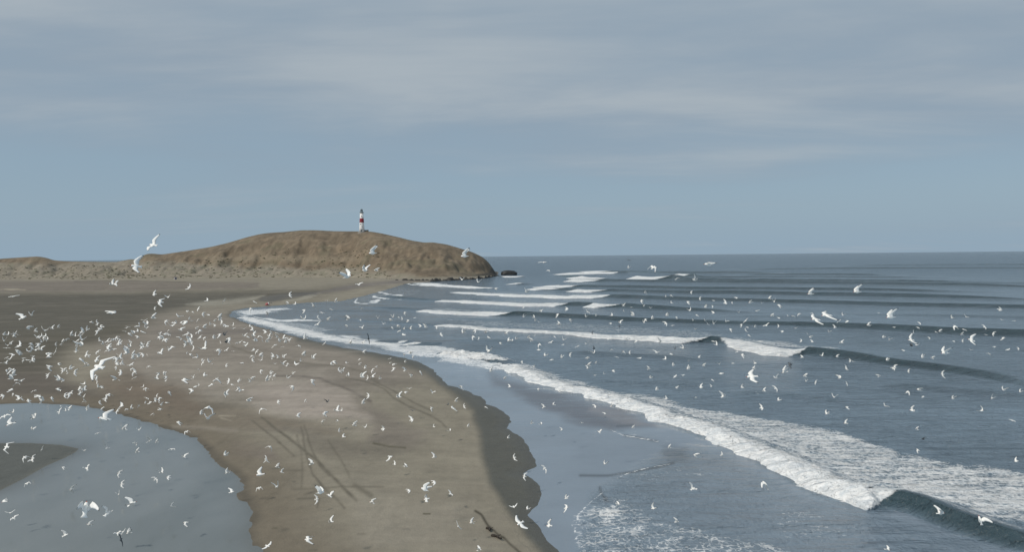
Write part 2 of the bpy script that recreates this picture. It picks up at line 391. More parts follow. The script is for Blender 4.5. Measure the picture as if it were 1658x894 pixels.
# wheel tracks and scuffs
def pxw(Yv, m): return np.clip(m * F / Yv * 0.8, 0.9, 9)
def track(pts, c=(96, 91, 80), k=0.75, m=0.16):
    global tone
    P = np.array(pts, float)
    msk = (PX > P[:, 0].min() - 14) & (PX < P[:, 0].max() + 14) & (PY > P[:, 1].min() - 14) & (PY < P[:, 1].max() + 14)
    if not msk.any(): return
    d = seg_dist(PX[msk] + jx[msk] * 6, PY[msk] + jy[msk] * 3, pts); wv = pxw(Y[msk], m)
    g = np.zeros(X.shape); g[msk] = np.exp(-(d / wv) ** 2) * k * (0.55 + 0.9 * fbm(X[msk] / 1.7, Y[msk] / 1.7, 61, 3))
    tone = mixin(tone, C(*c), np.clip(g, 0, 1))
track([(408, 681), (431, 699), (449, 713), (476, 738)])
track([(424, 676), (459, 704), (476, 716), (491, 728), (515, 748), (534, 767), (552, 785), (563, 797), (576, 810)], k=0.95, m=0.2)
track([(493, 689), (499, 713), (509, 738), (520, 757), (534, 770)])
track([(488, 692), (493, 723), (498, 745), (506, 768), (521, 787), (540, 805)])
track([(480, 705), (488, 730), (489, 762), (487, 790)], k=0.5)
track([(531, 713), (545, 735), (562, 762), (566, 772)], k=0.55)
track([(473, 793), (510, 792), (552, 788), (620, 789)], k=0.6, m=0.12)
track([(455, 762), (489, 762)], k=0.6); track([(481, 808), (509, 807)], k=0.8, m=0.12); track([(494, 801), (512, 795)], k=0.8, m=0.14)
track([(540, 803), (552, 818), (556, 824)], k=0.6); track([(575, 786), (600, 803)], k=0.7, m=0.3); track([(516, 808), (512, 822)], k=0.7, m=0.12)
track([(560, 612), (585, 616), (602, 621), (619, 629), (639, 646), (660, 657), (697, 673), (715, 683), (722, 692)], k=0.7, m=0.17)
track([(600, 614), (619, 624), (632, 631), (645, 638), (669, 652), (697, 664)], k=0.7, m=0.17)
track([(376, 560), (401, 570), (443, 580), (509, 590), (551, 592), (590, 603), (612, 618)], k=0.5, m=0.3)
track([(449, 609), (493, 610), (520, 614), (552, 626), (600, 650)], c=(90, 84, 78), k=0.6, m=0.3)
track([(605, 718), (630, 723), (655, 725)], c=(84, 80, 66), k=0.9, m=0.14)
track([(770, 828), (780, 834), (790, 851), (805, 866), (815, 872), (828, 885), (842, 896), (870, 925)], c=(70, 66, 56), k=1.0, m=0.12)
track([(686, 833), (697, 833)], c=(84, 80, 66), k=0.9, m=0.07); track([(440, 856), (447, 856)], c=(84, 80, 66), k=0.9, m=0.07)
track([(578, 866), (590, 866)], k=0.5, m=0.1); track([(498, 891), (512, 891)], k=0.7, m=0.07)
track([(355, 674), (382, 674)], c=(140, 132, 118), k=0.8, m=0.12); track([(358, 677), (375, 681)], c=(140, 132, 118), k=0.7, m=0.12)
track([(0, 469), (42, 469)], c=(146, 138, 122), k=0.9, m=0.5)
track([(120, 456), (215, 455), (300, 457)], c=(98, 92, 84), k=0.8, m=0.6)
for k in range(16):
    rr = random.Random(900 + k); y0 = rr.uniform(560, 700); x0 = rr.uniform(200, 560); l = rr.uniform(40, 120)
    track([(x0, y0), (x0 + l / 2, y0 + rr.uniform(-3, 4)), (x0 + l, y0 + rr.uniform(-2, 10))], c=rr.choice([(108, 102, 92), (148, 140, 130)]), k=0.35, m=0.3)
# headland colours
hm = sstep(tH, 0.0, 0.05) * (sdc > 0)
hz = np.clip(Z / np.maximum(zrH, 1), 0, 1.2)
nA = fbm(X / 26, Y / 18, 71, 5); nB = fbm(X / 7, Y / 9, 77, 4)
hill = C(109, 98, 83) * (0.62 + 0.76 * nA[..., None])
hill = mixin(hill, C(122, 108, 91), sstep(nB, 0.5, 0.7) * 0.5)
hill = mixin(hill, C(90, 86, 70), sstep(nA, 0.55, 0.7) * 0.6)
dune = C(128, 121, 109) * (0.72 + 0.56 * nB[..., None])
dune = dune * (0.8 + 0.4 * fbm(X / 2.2, Y / 3.5, 431, 3)[..., None])
hill = hill * (0.6 + 0.8 * fbm(X / 3.0, Y / 5, 441, 4)[..., None])
dune = mixin(dune, C(104, 103, 88), sstep(nB, 0.55, 0.68) * 0.6)
dl = np.interp(PX, [-1400, 0, 80, 200, 300, 400, 560, 660, 760, 800], [428, 424, 428, 424, 427, 432, 436, 444, 450, 452])
band = sstep(PY + (nA - 0.5) * 16, dl - 5, dl + 5)
hcol = hill * (1 - band[..., None]) + dune * band[..., None]
hcol = mixin(hcol, C(128, 118, 102), softpoly(PX, PY + (nA - .5) * 8, [(330, 416), (430, 413), (560, 416), (600, 422), (500, 424), (330, 424)], 4) * 0.55)
hcol = mixin(hcol, C(84, 80, 66), sstep(1 - np.abs(tH - 1), 0.92, 1.0) * 0.35)
rocky = softpoly(PX, PY, [(600, 452), (680, 450.5), (760, 449), (792, 441), (797, 432), (815, 445), (815, 455), (600, 458)], 1.6)
hcol = mixin(hcol, C(66, 64, 60), rocky * 0.9)
tone = tone * (1 - hm[..., None]) + hcol * hm[..., None]
land = grid_mesh('beach', X, Y, Z, LAND, {'wet': wet}, {'tone': tone})
tag(land, kind='structure')

# ------------------------------------------------------------------ sea sheet
us = np.arange(-1250, 1350, 2.4)
vv = np.concatenate([np.arange(900, 30, -1.5), np.arange(30, 2, -1.0), [1.6, 1.2, 0.8, 0.5, 0.3]])
D, U = np.meshgrid(F * CAMH / vv, us, indexing='ij')
X = U / F * D; Y = D.copy()
PX, PY = proj(X, Y, np.zeros(X.shape))
jx = (fbm(X / 5, Y / 5, 141, 4) - 0.5); jy = (fbm(X / 5, Y / 5, 151, 4) - 0.5)
scl = np.clip(70 / Y, 0.1, 1.2)
qx = PX + jx * 50 * scl; qy = PY + jy * 26 * scl
foam = np.zeros(X.shape)
def fadd(pts, dens, soft):
    global foam
    foam = np.maximum(foam, dens * softpoly(qx, qy, pts, soft))
W1TOE = [(640, 566), (700, 572), (760, 581), (800, 590), (828, 604), (858, 620), (890, 628), (935, 640), (985, 655), (1020, 665), (1060, 682), (1105, 697), (1130, 708), (1165, 721),
         (1192, 731), (1210, 743), (1250, 766), (1300, 795), (1340, 813), (1380, 826), (1420, 832), (1442, 831)]
fadd([(790, 586), (870, 598), (905, 606), (940, 618), (1000, 634), (1050, 642), (1104, 653), (1180, 664), (1280, 684), (1330, 690), (1400, 714), (1450, 730), (1500, 737), (1560, 746), (1658, 766), (1900, 810),
      (1900, 900), (1658, 848), (1580, 838), (1520, 820), (1455, 812), (1400, 822), (1340, 808), (1250, 760), (1190, 728), (1100, 692), (1020, 662), (935, 637), (858, 616), (800, 594)], 0.56, 7)
fadd([(830, 600), (940, 625), (1050, 655), (1180, 690), (1300, 725), (1340, 745), (1380, 780), (1455, 806), (1440, 822), (1380, 818), (1300, 788), (1190, 726), (1060, 678), (935, 636), (850, 612)], 0.68, 12)
fadd([(1450, 760), (1658, 790), (1800, 830), (1658, 838), (1560, 822), (1460, 800)], 0.62, 16)
fadd([(372, 505), (420, 500), (465, 497), (475, 501), (430, 508), (400, 512)], 0.62, 3)
fadd([(376, 506), (430, 518), (480, 528), (540, 541), (600, 548), (650, 556), (720, 560), (745, 566), (760, 578), (830, 594), (830, 606), (760, 586), (700, 578), (640, 570), (590, 562), (540, 555), (470, 542), (400, 522)], 0.62, 4)
fadd([(400, 512), (500, 524), (560, 535), (500, 540), (430, 524)], 0.45, 4)
fadd([(600, 562), (700, 573), (760, 582), (828, 598), (800, 600), (700, 582), (640, 574)], 0.55, 2)
fadd([(690, 523), (760, 518), (900, 520), (1100, 530), (1180, 540), (1160, 552), (1040, 548), (900, 537), (780, 531)], 0.40, 6)
fadd([(1180, 545), (1300, 556), (1370, 562), (1360, 570), (1290, 566), (1200, 560)], 0.52, 5)
fadd([(640, 500), (700, 497), (820, 502), (830, 510), (700, 507)], 0.42, 3)
fadd([(700, 484), (830, 486), (910, 488), (930, 494), (830, 495), (720, 490)], 0.42, 3)
fadd([(720, 470), (960, 475), (970, 480), (830, 480), (730, 475)], 0.40, 2)
fadd([(700, 511), (770, 514), (790, 524), (730, 522)], 0.40, 4)
fadd([(600, 470), (650, 462), (700, 470), (650, 488), (590, 492), (570, 486)], 0.34, 5)
for ln in ([(612, 472), (630, 477), (652, 479)], [(604, 480), (622, 483), (650, 483.5)], [(574, 490), (590, 492), (612, 489)], [(574, 488), (578, 484)], [(600, 488), (614, 486)], [(655, 457), (665, 461), (690, 462)], [(430, 524), (480, 518), (520, 520)], [(410, 514), (440, 518), (480, 519)]):
    foam = np.maximum(foam, 0.75 * softline(PX + jx * 6, PY + jy * 3, ln, 1.5))
# lacy backwash close to the camera
fadd([(935, 960), (930, 860), (938, 830), (972, 796), (1010, 806), (1060, 838), (1150, 850), (1260, 882), (1330, 960)], 0.42, 18)
fadd([(960, 830), (1000, 815), (1010, 840), (975, 860)], 0.56, 8)
fadd([(1005, 775), (1040, 760), (1095, 750), (1180, 760), (1190, 775), (1100, 778), (1030, 795)], 0.33, 8)
fadd([(990, 696), (1010, 692), (1060, 702), (1095, 715), (1090, 730), (1030, 716)], 0.30, 5)
fadd([(1230, 800), (1330, 820), (1400, 850), (1380, 894), (1260, 880)], 0.34, 20)
foam = np.maximum(foam, 0.62 * softline(PX + jx * 6, PY + jy * 4, [(990, 697), (1008, 706), (1040, 712), (1066, 716)], 1.4))
foam = np.maximum(foam, 0.55 * softline(PX + jx * 6, PY + jy * 4, [(1000, 775), (1020, 766), (1050, 758), (1085, 752)], 1.4))
foam = np.maximum(foam, 0.55 * softline(PX + jx * 6, PY + jy * 4, [(936, 880), (931, 858), (938, 834), (958, 812), (975, 798)], 1.5))
# shallow swash between the beach and the front wave
FRONT = W1TOE + [(1456, 826), (1500, 848), (1560, 872), (1640, 895), (1800, 950), (2000, 1300)]
SW = [(560, 560), (620, 568)] + FRONT + [(1300, 1400), (700, 900), (560, 600)]
swash = softpoly(PX, PY, SW, 5)
deepen = softpoly(PX, PY, [(1075, 735), (1000, 775), (960, 800), (940, 870), (930, 980), (2000, 1300), (2000, 960), (1660, 905), (1450, 838), (1300, 800), (1200, 745), (1130, 725)], 14)
calm = swash * (1 - 0.72 * deepen)
bay = softpoly(PX, PY, [(371, 505), (560, 480), (660, 458), (760, 455), (700, 500), (760, 575), (600, 565), (380, 520)], 18)
calm = np.maximum(calm, 0.35 * bay)
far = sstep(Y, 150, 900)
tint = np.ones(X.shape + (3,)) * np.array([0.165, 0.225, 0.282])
tint = mixin(tint, np.array([0.045, 0.078, 0.112]), far)  # distant water darkened in the colour, for sky reflection lost to wave slopes
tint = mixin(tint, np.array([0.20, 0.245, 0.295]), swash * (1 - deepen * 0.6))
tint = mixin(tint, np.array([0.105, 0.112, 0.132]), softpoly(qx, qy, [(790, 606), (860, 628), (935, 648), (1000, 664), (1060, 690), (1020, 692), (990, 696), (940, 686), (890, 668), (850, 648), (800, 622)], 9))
tint = mixin(tint, np.array([0.20, 0.195, 0.205]), softpoly(qx, qy, [(960, 655), (1040, 678), (1070, 690), (1000, 682), (950, 668)], 5) * 0.8)
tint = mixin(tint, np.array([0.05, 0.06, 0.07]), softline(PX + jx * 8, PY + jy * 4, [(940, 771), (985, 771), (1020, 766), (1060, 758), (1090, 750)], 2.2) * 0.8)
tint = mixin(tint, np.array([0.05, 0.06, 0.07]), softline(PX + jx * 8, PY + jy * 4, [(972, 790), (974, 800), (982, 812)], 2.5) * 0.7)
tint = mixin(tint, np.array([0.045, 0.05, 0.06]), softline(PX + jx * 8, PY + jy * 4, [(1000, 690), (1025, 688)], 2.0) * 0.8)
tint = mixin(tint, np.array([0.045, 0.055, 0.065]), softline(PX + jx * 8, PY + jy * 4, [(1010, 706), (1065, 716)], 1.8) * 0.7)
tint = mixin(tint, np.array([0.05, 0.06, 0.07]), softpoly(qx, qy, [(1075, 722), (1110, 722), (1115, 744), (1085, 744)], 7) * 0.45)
Zs = (fbm(X / 6, Y / 10, 201, 3) - 0.5) * 0.16 * (1 - swash) * (Y < 500) * sstep(sdist(X, Y, LANDW) * -1, 2, 12)
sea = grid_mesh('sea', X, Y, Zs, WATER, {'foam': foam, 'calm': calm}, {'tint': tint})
tag(sea, kind='structure')

# tidal pool
m, ntp, b = mat('pool_water')
g = N(ntp, 'ShaderNodeNewGeometry'); pn = noise(ntp, mapping(ntp, g.outputs['Position'], (0.12, 0.05, 1)), 1.0, 4, 0.5)
ntp.links.new(mixc(ntp, attr(ntp, 'shallow').outputs['Fac'], mixc(ntp, mapr(ntp, pn, 0.3, 0.7), (0.135, 0.156, 0.160), (0.185, 0.207, 0.212)), (0.105, 0.108, 0.10)), b.inputs['Base Color'])
b.inputs['Roughness'].default_value = 0.12; b.inputs['IOR'].default_value = 1.33
p2 = noise(ntp, g.outputs['Position'], 2.2, 4, 0.6); ntp.links.new(bumpn(ntp, p2, 0.10, 0.08), b.inputs['Normal'])
xs = np.arange(-115, -8, 0.5); ys = np.arange(20, 112, 0.5); YY, XX = np.meshgrid(ys, xs, indexing='ij')
sdw = sdist(XX, YY, poolw)
bm = __import__('bmesh').new(); vg = {}
def pv(i, j):
    if (i, j) not in vg: vg[(i, j)] = bm.verts.new((XX[i, j], YY[i, j], ZP))
    return vg[(i, j)]
for i in range(len(ys) - 1):
    for j in range(len(xs) - 1):
        if sdw[i:i + 2, j:j + 2].max() > -1.6: bm.faces.new((pv(i, j), pv(i, j + 1), pv(i + 1, j + 1), pv(i + 1, j)))
me = bpy.data.meshes.new('tidal_pool'); bm.to_mesh(me); bm.free()
cc_ = np.zeros(len(me.vertices) * 3); me.vertices.foreach_get('co', cc_); cc_ = cc_.reshape(-1, 3)
shal = np.maximum(np.exp(-np.maximum(sdist(cc_[:, 0], cc_[:, 1], poolw), 0) / 0.9) * 0.5, np.exp(-np.maximum(-sdist(cc_[:, 0], cc_[:, 1], barw), 0) / 1.6) * 0.9)
at_ = me.attributes.new('shallow', 'FLOAT', 'POINT'); at_.data.foreach_set('value', shal.astype(np.float32)); me.materials.append(m)
pool = bpy.data.objects.new('tidal_pool', me); col.objects.link(pool); tag(pool, kind='structure')

# ------------------------------------------------------------------ waves: swept ridges on the sea
def resample(P, step):
    seg = np.linalg.norm(np.diff(P, axis=0), axis=1); s = np.concatenate([[0], np.cumsum(seg)])
    n = max(int(s[-1] / step), 8); t = np.linspace(0, s[-1], n)
    q = np.stack([np.interp(t, s, P[:, 0]), np.interp(t, s, P[:, 1])], 1)
    for _ in range(6):
        q[1:-1] = 0.25 * q[:-2] + 0.5 * q[1:-1] + 0.25 * q[2:]
    return q, t
def wave(name, pts, H, wf, wb, foamx=(), taper=(0.12, 0.12), rough=0.0, step=None, seed=1, tintc=(0.03, 0.055, 0.065), back_foam=0.0, hf=None):
    """pts: toe line in photo px; foamx: photo-x ranges that are breaking"""
    P = ground([p[0] for p in pts], [p[1] for p in pts]); dist = P[:, 1].mean()
    step = step or max(dist * 2.2 / F, 0.3)
    q, s = resample(P, step)
    tg = np.gradient(q, axis=0); tg /= np.linalg.norm(tg, axis=1)[:, None] + 1e-9
    for _ in range(30): tg[1:-1] = (tg[:-2] + tg[1:-1] + tg[2:]) / 3
    tg /= np.linalg.norm(tg, axis=1)[:, None]
    nm = np.stack([tg[:, 1], -tg[:, 0]], 1)
    if (nm * -q).sum() < 0: nm = -nm                    # towards the camera = the front
    qx_, _ = proj(q[:, 0], q[:, 1], np.zeros(len(q)))
    L_ = s[-1]; amp = np.minimum(sstep(s, 0, L_ * taper[0] + 1e-6), 1 - sstep(s, L_ * (1 - taper[1]) - 1e-6, L_)) if taper else np.ones(len(s))
    br = np.zeros(len(q))
    for a, bq in foamx:
        e = 5 if dist > 120 else 9
        jn = (fbm(s / 1.5, s * 0 + 3.0, seed + 31, 3) - 0.5) * e * 1.6
        br = np.maximum(br, sstep(qx_ + jn, a - e * 2, a + e * 3) * (1 - sstep(qx_ + jn, bq - e * 1.2, bq + e * 0.6)))
    hh = H * amp * (0.85 + 0.3 * vnoise(s / (wb * 2.2), s * 0 + seed, seed))
    if hf is not None: hh = hh * np.interp(qx_, hf[0], hf[1])
    ts = np.concatenate([np.linspace(0, 1, 12), np.linspace(1, 2, 14)[1:]])   # 0 toe .. 1 crest .. 2 back
    T, S = np.meshgrid(ts, s, indexing='xy')
    Q = q[:, None, :]; Nn = nm[:, None, :]
    B0 = br[:, None]
    ts = np.concatenate([np.linspace(0, 1, 12), np.linspace(1, 2, 14)[1:]])   # 0 toe .. 1 crest .. 2 back
    B = np.zeros((len(q), len(ts)))
    for a, bq in foamx:
        e = 5 if dist > 120 else 9; slant = 14 if dist > 250 else 30 if dist > 120 else 44
        slant = min(slant, (bq - a) * 0.4)
        jn = (fbm(s / 1.5, s * 0 + 3.0, seed + 31, 3) - 0.5)[:, None] * e * 1.6
        low = (1 - np.clip(ts, 0, 1))[None, :] ** 1.3 * slant; bk = np.clip(ts - 1, 0, 1)[None, :] * slant * 0.5
        xx_ = qx_[:, None] + jn
        B = np.maximum(B, sstep(xx_ - low * (a > 1100), a - e, a + e * 2) * (1 - sstep(xx_ + low + bk * 0, bq - e, bq + e * 0.4)))
    hh = hh * (1 - 0.15 * br) if dist < 120 else hh * (1 - 0.35 * br)
    tf = np.clip(T, 0, 1)
    steep = np.where(B > 0.5, tf ** 0.55, tf * tf * (3 - 2 * tf))
    h_front = B * tf ** 0.6 + (1 - B) * (tf ** 2.2 * (1.35 - 0.35 * tf))
    tb = np.clip(T - 1, 0, 1)
    h_back = (np.cos(tb * math.pi) + 1) / 2
    h = np.where(T <= 1, h_front, h_back) * hh[:, None]
    wl = (0.3 + 0.7 * np.clip(hh / (H * 0.85), 0, 1.2))[:, None] if dist > 90 else 1.0
    off = np.where(T <= 1, (1 - tf) * wf * wl, -tb * wb) - wf * wl              # 0 at the toe, negative seawards
    wobf = (fbm(S / (wf * 1.4), S * 0 + seed * 3.3, seed + 5, 4) - 0.5) * wf * 1.3 * B
    off = off + wobf * (1 - tb)
    XX = Q[..., 0] + Nn[..., 0] * off; YY = Q[..., 1] + Nn[..., 1] * off
    lump = (fbm(XX * 1.3 / max(wf / 2.2, .5), YY * 1.3 / max(wf / 2.2, .5), seed + 11, 4) - 0.42) * rough * B * (1 - tb) * sstep(T, 0, 0.15)
    chop = (fbm(XX / 3, YY / 3, seed + 13, 3) - 0.5) * 0.12 * H
    ZZ = h + lump * H * 1.6 + chop * sstep(T, 0, .2) * (1 - sstep(T, 1.7, 2)) - 0.10 - 0.0 * T
    ZZ = np.where((T <= 0) | (T >= 2), -0.22, ZZ)
    fo = B * (1.0 - 0.14 * sstep(T, 0.45, 1.0) - (0.36 if dist < 120 else 0.36) * sstep(T, 0.95, 1.4)) + (1 - B) * back_foam * sstep(T, 0.95, 1.25) * (1 - 0.3 * tb)
    fo = np.where((T > 1) & (B > 0.02), np.maximum(fo, 0.35 * B), fo) + 0 * T
    fo = fo * np.minimum(1, amp[:, None] * 2 + 0.1) + (fbm(XX / 4, YY / 4, seed + 41, 3) - 0.5) * 0.25 * (fo > 0.02)
    dm_ = (np.clip(hh[:, None] / 1.0, 0, 1) ** 1.3 * sstep(T, 0.05, 0.7) * (1 - sstep(T, 1.0, 1.25)))[..., None]  # front face darkened in the colour, for its weaker sky reflection
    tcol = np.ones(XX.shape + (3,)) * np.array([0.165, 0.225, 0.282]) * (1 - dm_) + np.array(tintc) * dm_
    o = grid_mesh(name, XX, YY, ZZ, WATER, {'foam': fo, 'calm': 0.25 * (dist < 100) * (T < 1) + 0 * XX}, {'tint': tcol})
    tag(o, kind='structure'); return o

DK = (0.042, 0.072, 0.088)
# front breaker and the unbroken shoulder to its right
W1 = W1TOE[6:] + [(1460, 834), (1500, 852), (1560, 874), (1640, 898), (1740, 925), (1900, 975), (2100, 1040)]
wave('wave', [(770, 584), (800, 591), (828, 604), (858, 620)] + W1, 1.15, 2.4, 5.0, [(700, 1447)], (0.15, 0.02), 0.30, 0.22, 3, DK, 0.5,
     hf=([760, 900, 1100, 1300, 1450, 1500, 1700, 1900], [0.45, 0.55, 0.65, 0.95, 1.15, 1.0, 0.8, 0.7]))
wave('wave', [(700, 573), (720, 575), (745, 578), (775, 583), (830, 598)], 1.1, 3.0, 5, [(705, 800)], (0.2, 0.5), 0.8, 0.4, 4, DK)
wave('wave', [(375, 513), (420, 523), (470, 535), (520, 548), (570, 556), (640, 561), (665, 563)], 0.40, 3, 5, [(380, 668)], (0.05, 0.1), 0.5, 0.8, 5)
wave('wave', [(590, 557), (615, 557), (640, 556), (665, 557)], 0.45, 3, 5, [(560, 608), (638, 652)], (0.2, 0.2), 0.6, 0.6, 6, DK)
wave('wave', [(640, 560), (665, 561), (690, 562), (712, 562)], 0.55, 4, 5, [(600, 668), (706, 720)], (0.2, 0.1), 0.6, 0.6, 7, DK)
# second line
wave('wave', [(470, 513), (552, 518), (640, 524), (700, 528), (760, 533), (828, 538), (900, 542), (960, 547), (1010, 552), (1060, 554), (1104, 556), (1140, 556), (1165, 559), (1200, 568), (1235, 576), (1265, 579), (1300, 578), (1345, 582), (1420, 592), (1520, 604), (1600, 618), (1700, 640), (1800, 660)],
     1.35, 5.0, 9, [(700, 1138), (1146, 1304)], (0.25, 0.12), 0.35, 0.7, 9, DK, 0.15, hf=([500, 690, 900, 1040, 1140, 1300, 1400, 1700], [0.3, 0.25, 0.5, 0.85, 1.15, 1.1, 0.7, 0.7]))
wave('swell', [(552, 498), (600, 499), (655, 503), (700, 507), (760, 511), (815, 513), (840, 513), (930, 518), (1000, 522), (1104, 525), (1200, 528), (1300, 530), (1380, 534), (1450, 539), (1550, 545), (1700, 551), (1900, 560)],
     1.4, 7, 11, [(668, 818)], (0.1, 0.1), 0.25, 1.0, 11, DK, 0, hf=([500, 670, 820, 900, 1200, 1450, 1700], [0.4, 0.4, 1.15, 0.9, 0.6, 1.15, 1.1]))
wave('swell', [(600, 481), (655, 486), (705, 488), (760, 492), (828, 495.5), (915, 497), (940, 498), (975, 499), (1010, 502), (1104, 505), (1200, 507.5), (1290, 509)],
     1.5, 9, 12, [(705, 912), (940, 983)], (0.03, 0.25), 0.3, 1.2, 13, DK, 0, hf=([600, 650, 700, 800, 900, 1000, 1700], [0.5, 0.6, 0.4, 0.8, 1, 1.1, 0.8]))
wave('swell', [(720, 474), (780, 478), (828, 481), (900, 483), (970, 484), (1040, 486.5), (1104, 488), (1240, 491), (1400, 496), (1500, 498.5), (1700, 503), (1900, 508)],
     1.45, 11, 14, [(722, 972)], (0.01, 0.1), 0.3, 1.5, 15, DK, 0, hf=([715, 850, 960, 1100, 1450, 1700], [0.3, 0.85, 1.2, 0.9, 0.9, 0.8]))
wave('swell', [(652, 457.5), (700, 463), (740, 467), (780, 468.5)], 1.1, 12, 12, [(655, 779)], (0.4, 0.02), 0.3, 1.5, 16, DK)
wave('swell', [(850, 465), (890, 466), (925, 466), (960, 467), (1104, 470), (1250, 470.5), (1400, 472), (1700, 476)], 1.6, 14, 18, [(850, 925)], (0.08, 0.3), 0.3, 2.0, 17, DK)
wave('swell', [(845, 469), (885, 471), (908, 472.5), (940, 473.5), (972, 473), (1040, 475.5), (1104, 477), (1250, 479), (1400, 482), (1550, 486), (1800, 490)], 1.6, 13, 16, [(848, 882), (908, 973)], (0.01, 0.2), 0.3, 2.0, 18, DK)
wave('swell', [(905, 456.5), (960, 457), (1000, 458), (1100, 459), (1300, 461), (1500, 464), (1800, 468)], 1.9, 18, 22, [(907, 958)], (0.01, 0.2), 0.3, 3, 19, DK)
wave('swell', [(880, 447.5), (910, 451), (975, 452.2), (1010, 452)], 2.0, 18, 16, [(910, 976)], (0.3, 0.3), 0.3, 3, 20, DK)
wave('swell', [(1005, 453.5), (1040, 454), (1066, 454), (1104, 455), (1230, 455), (1400, 456.5), (1700, 459)], 4.0, 28, 24, [(1008, 1066)], (0.01, 0.3), 0.3, 3, 21, DK, 0, hf=([1000, 1066, 1110, 1300, 1700], [1, 1, 0.4, 0.3, 0.3]))
wave('swell', [(885, 446), (940, 444.5), (1010, 443), (1020, 443)], 2.4, 24, 20, [(888, 1009)], (0.5, 0.02), 0.3, 3, 22, DK)
wave('swell', [(1060, 450), (1098, 450.5), (1125, 451), (1300, 449.5), (1600, 451)], 3.4, 30, 28, [(1064, 1097)], (0.01, 0.3), 0.3, 4, 23, DK, 0, hf=([1060, 1097, 1140, 1300, 1700], [1, 1, 0.4, 0.3, 0.3]))
wave('swell', [(930, 442), (975, 441), (1040, 443.5), (1150, 444.5), (1240, 443), (1290, 443)], 2.2, 30, 36, [(945, 978)], (0.1, 0.2), 0.2, 4, 24, DK)
wave('swell', [(812, 449.5), (835, 449), (848, 449)], 1.2, 14, 16, [(815, 848)], (0.1, 0.1), 0.3, 2, 25, DK)
wave('swell', [(815, 461), (828, 461.5)], 1.5, 12, 16, [(814, 827)], (0.05, 0.05), 0.3, 1.5, 26, DK)
# low unbroken lumps in the middle water
wave('swell', [(1160, 640), (1220, 643), (1290, 648), (1340, 655), (1420, 662)], 0.35, 3.0, 5, [], (0.25, 0.3), 0, 0.5, 27, DK)
wave('swell', [(860, 572), (920, 576), (1000, 580), (1104, 585), (1180, 588)], 0.40, 4.5, 7, [], (0.25, 0.3), 0, 0.8, 28, DK)
wave('swell', [(1400, 630), (1500, 636), (1600, 645), (1700, 655)], 0.45, 4.0, 6, [], (0.25, 0.1), 0, 0.6, 29, DK)
wave('swell', [(930, 622), (1020, 624), (1104, 628), (1160, 632)], 0.28, 3.0, 5, [], (0.25, 0.3), 0, 0.5, 30, DK)
for k, (x0, x1, y0, y1, H_) in enumerate([(1120, 1900, 437, 434, 1.6), (1300, 1900, 431, 429, 1.6), (1150, 1500, 446, 446, 1.3), (1230, 1900, 465.5, 466, 0.7), (1180, 1900, 483, 492, 0.6), (1300, 1900, 510, 524, 0.5), (1120, 1420, 515, 519, 0.45), (1040, 1330, 496, 499, 0.5),
                                    (1250, 1900, 459, 461, 0.8), (1480, 1900, 566, 582, 0.35), (1330, 1560, 606, 622, 0.3), (1560, 1900, 668, 690, 0.25), (1380, 1640, 690, 706, 0.2), (700, 900, 553, 562, 0.3), (560, 690, 535, 541, 0.25), (480, 640, 505, 509, 0.3), (640, 1000, 518, 524, 0.25)]):
    dk = F * CAMH / ((y0 + y1) / 2 - 413)
    wave('swell', [(x0, y0), (x0 * .6 + x1 * .4, y0 * .6 + y1 * .4 - 0.5), (x0 * .3 + x1 * .7, (y0 * .3 + y1 * .7)), (x1, y1)], H_, 3 + dk * 0.018, 5 + dk * 0.03, [], (0.35, 0.35), 0, max(0.5, dk / 260), 50 + k, DK)

# ------------------------------------------------------------------ bmesh helpers
import bmesh
def obj_from_bm(name, bm, mats, parent=None, smooth=True, loc=None):
    me = bpy.data.meshes.new(name); bm.normal_update(); bm.to_mesh(me); bm.free()
    for m_ in (mats if isinstance(mats, (list, tuple)) else [mats]): me.materials.append(m_)
    if smooth: me.polygons.foreach_set('use_smooth', np.ones(len(me.polygons), bool))
    o = bpy.data.objects.new(name, me); col.objects.link(o)
    if parent: o.parent = parent
    if loc is not None: o.location = loc
    return o
def lathe(prof, n=24, cap=True):
    bm = bmesh.new(); rings = []
    for r, z in prof:
        rings.append([bm.verts.new((r * math.cos(2 * math.pi * i / n), r * math.sin(2 * math.pi * i / n), z)) for i in range(n)])
    for a, b2 in zip(rings[:-1], rings[1:]):
        for i in range(n): bm.faces.new((a[i], a[(i + 1) % n], b2[(i + 1) % n], b2[i]))
    if cap: bm.faces.new(rings[0][::-1]); bm.faces.new(rings[-1])
    return bm
def box(bm, c, s, bev=0.0):
    r = bmesh.ops.create_cube(bm, size=1.0)
    for v in r['verts']: v.co = Vector((c[0] + v.co.x * s[0], c[1] + v.co.y * s[1], c[2] + v.co.z * s[2]))
    if bev: bmesh.ops.bevel(bm, geom=list({e for v in r['verts'] for e in v.link_edges}), offset=bev, segments=2, affect='EDGES')

def zland(x, y):
    return float(land_z(np.array([[x]]), np.array([[y]]))[0][0, 0])

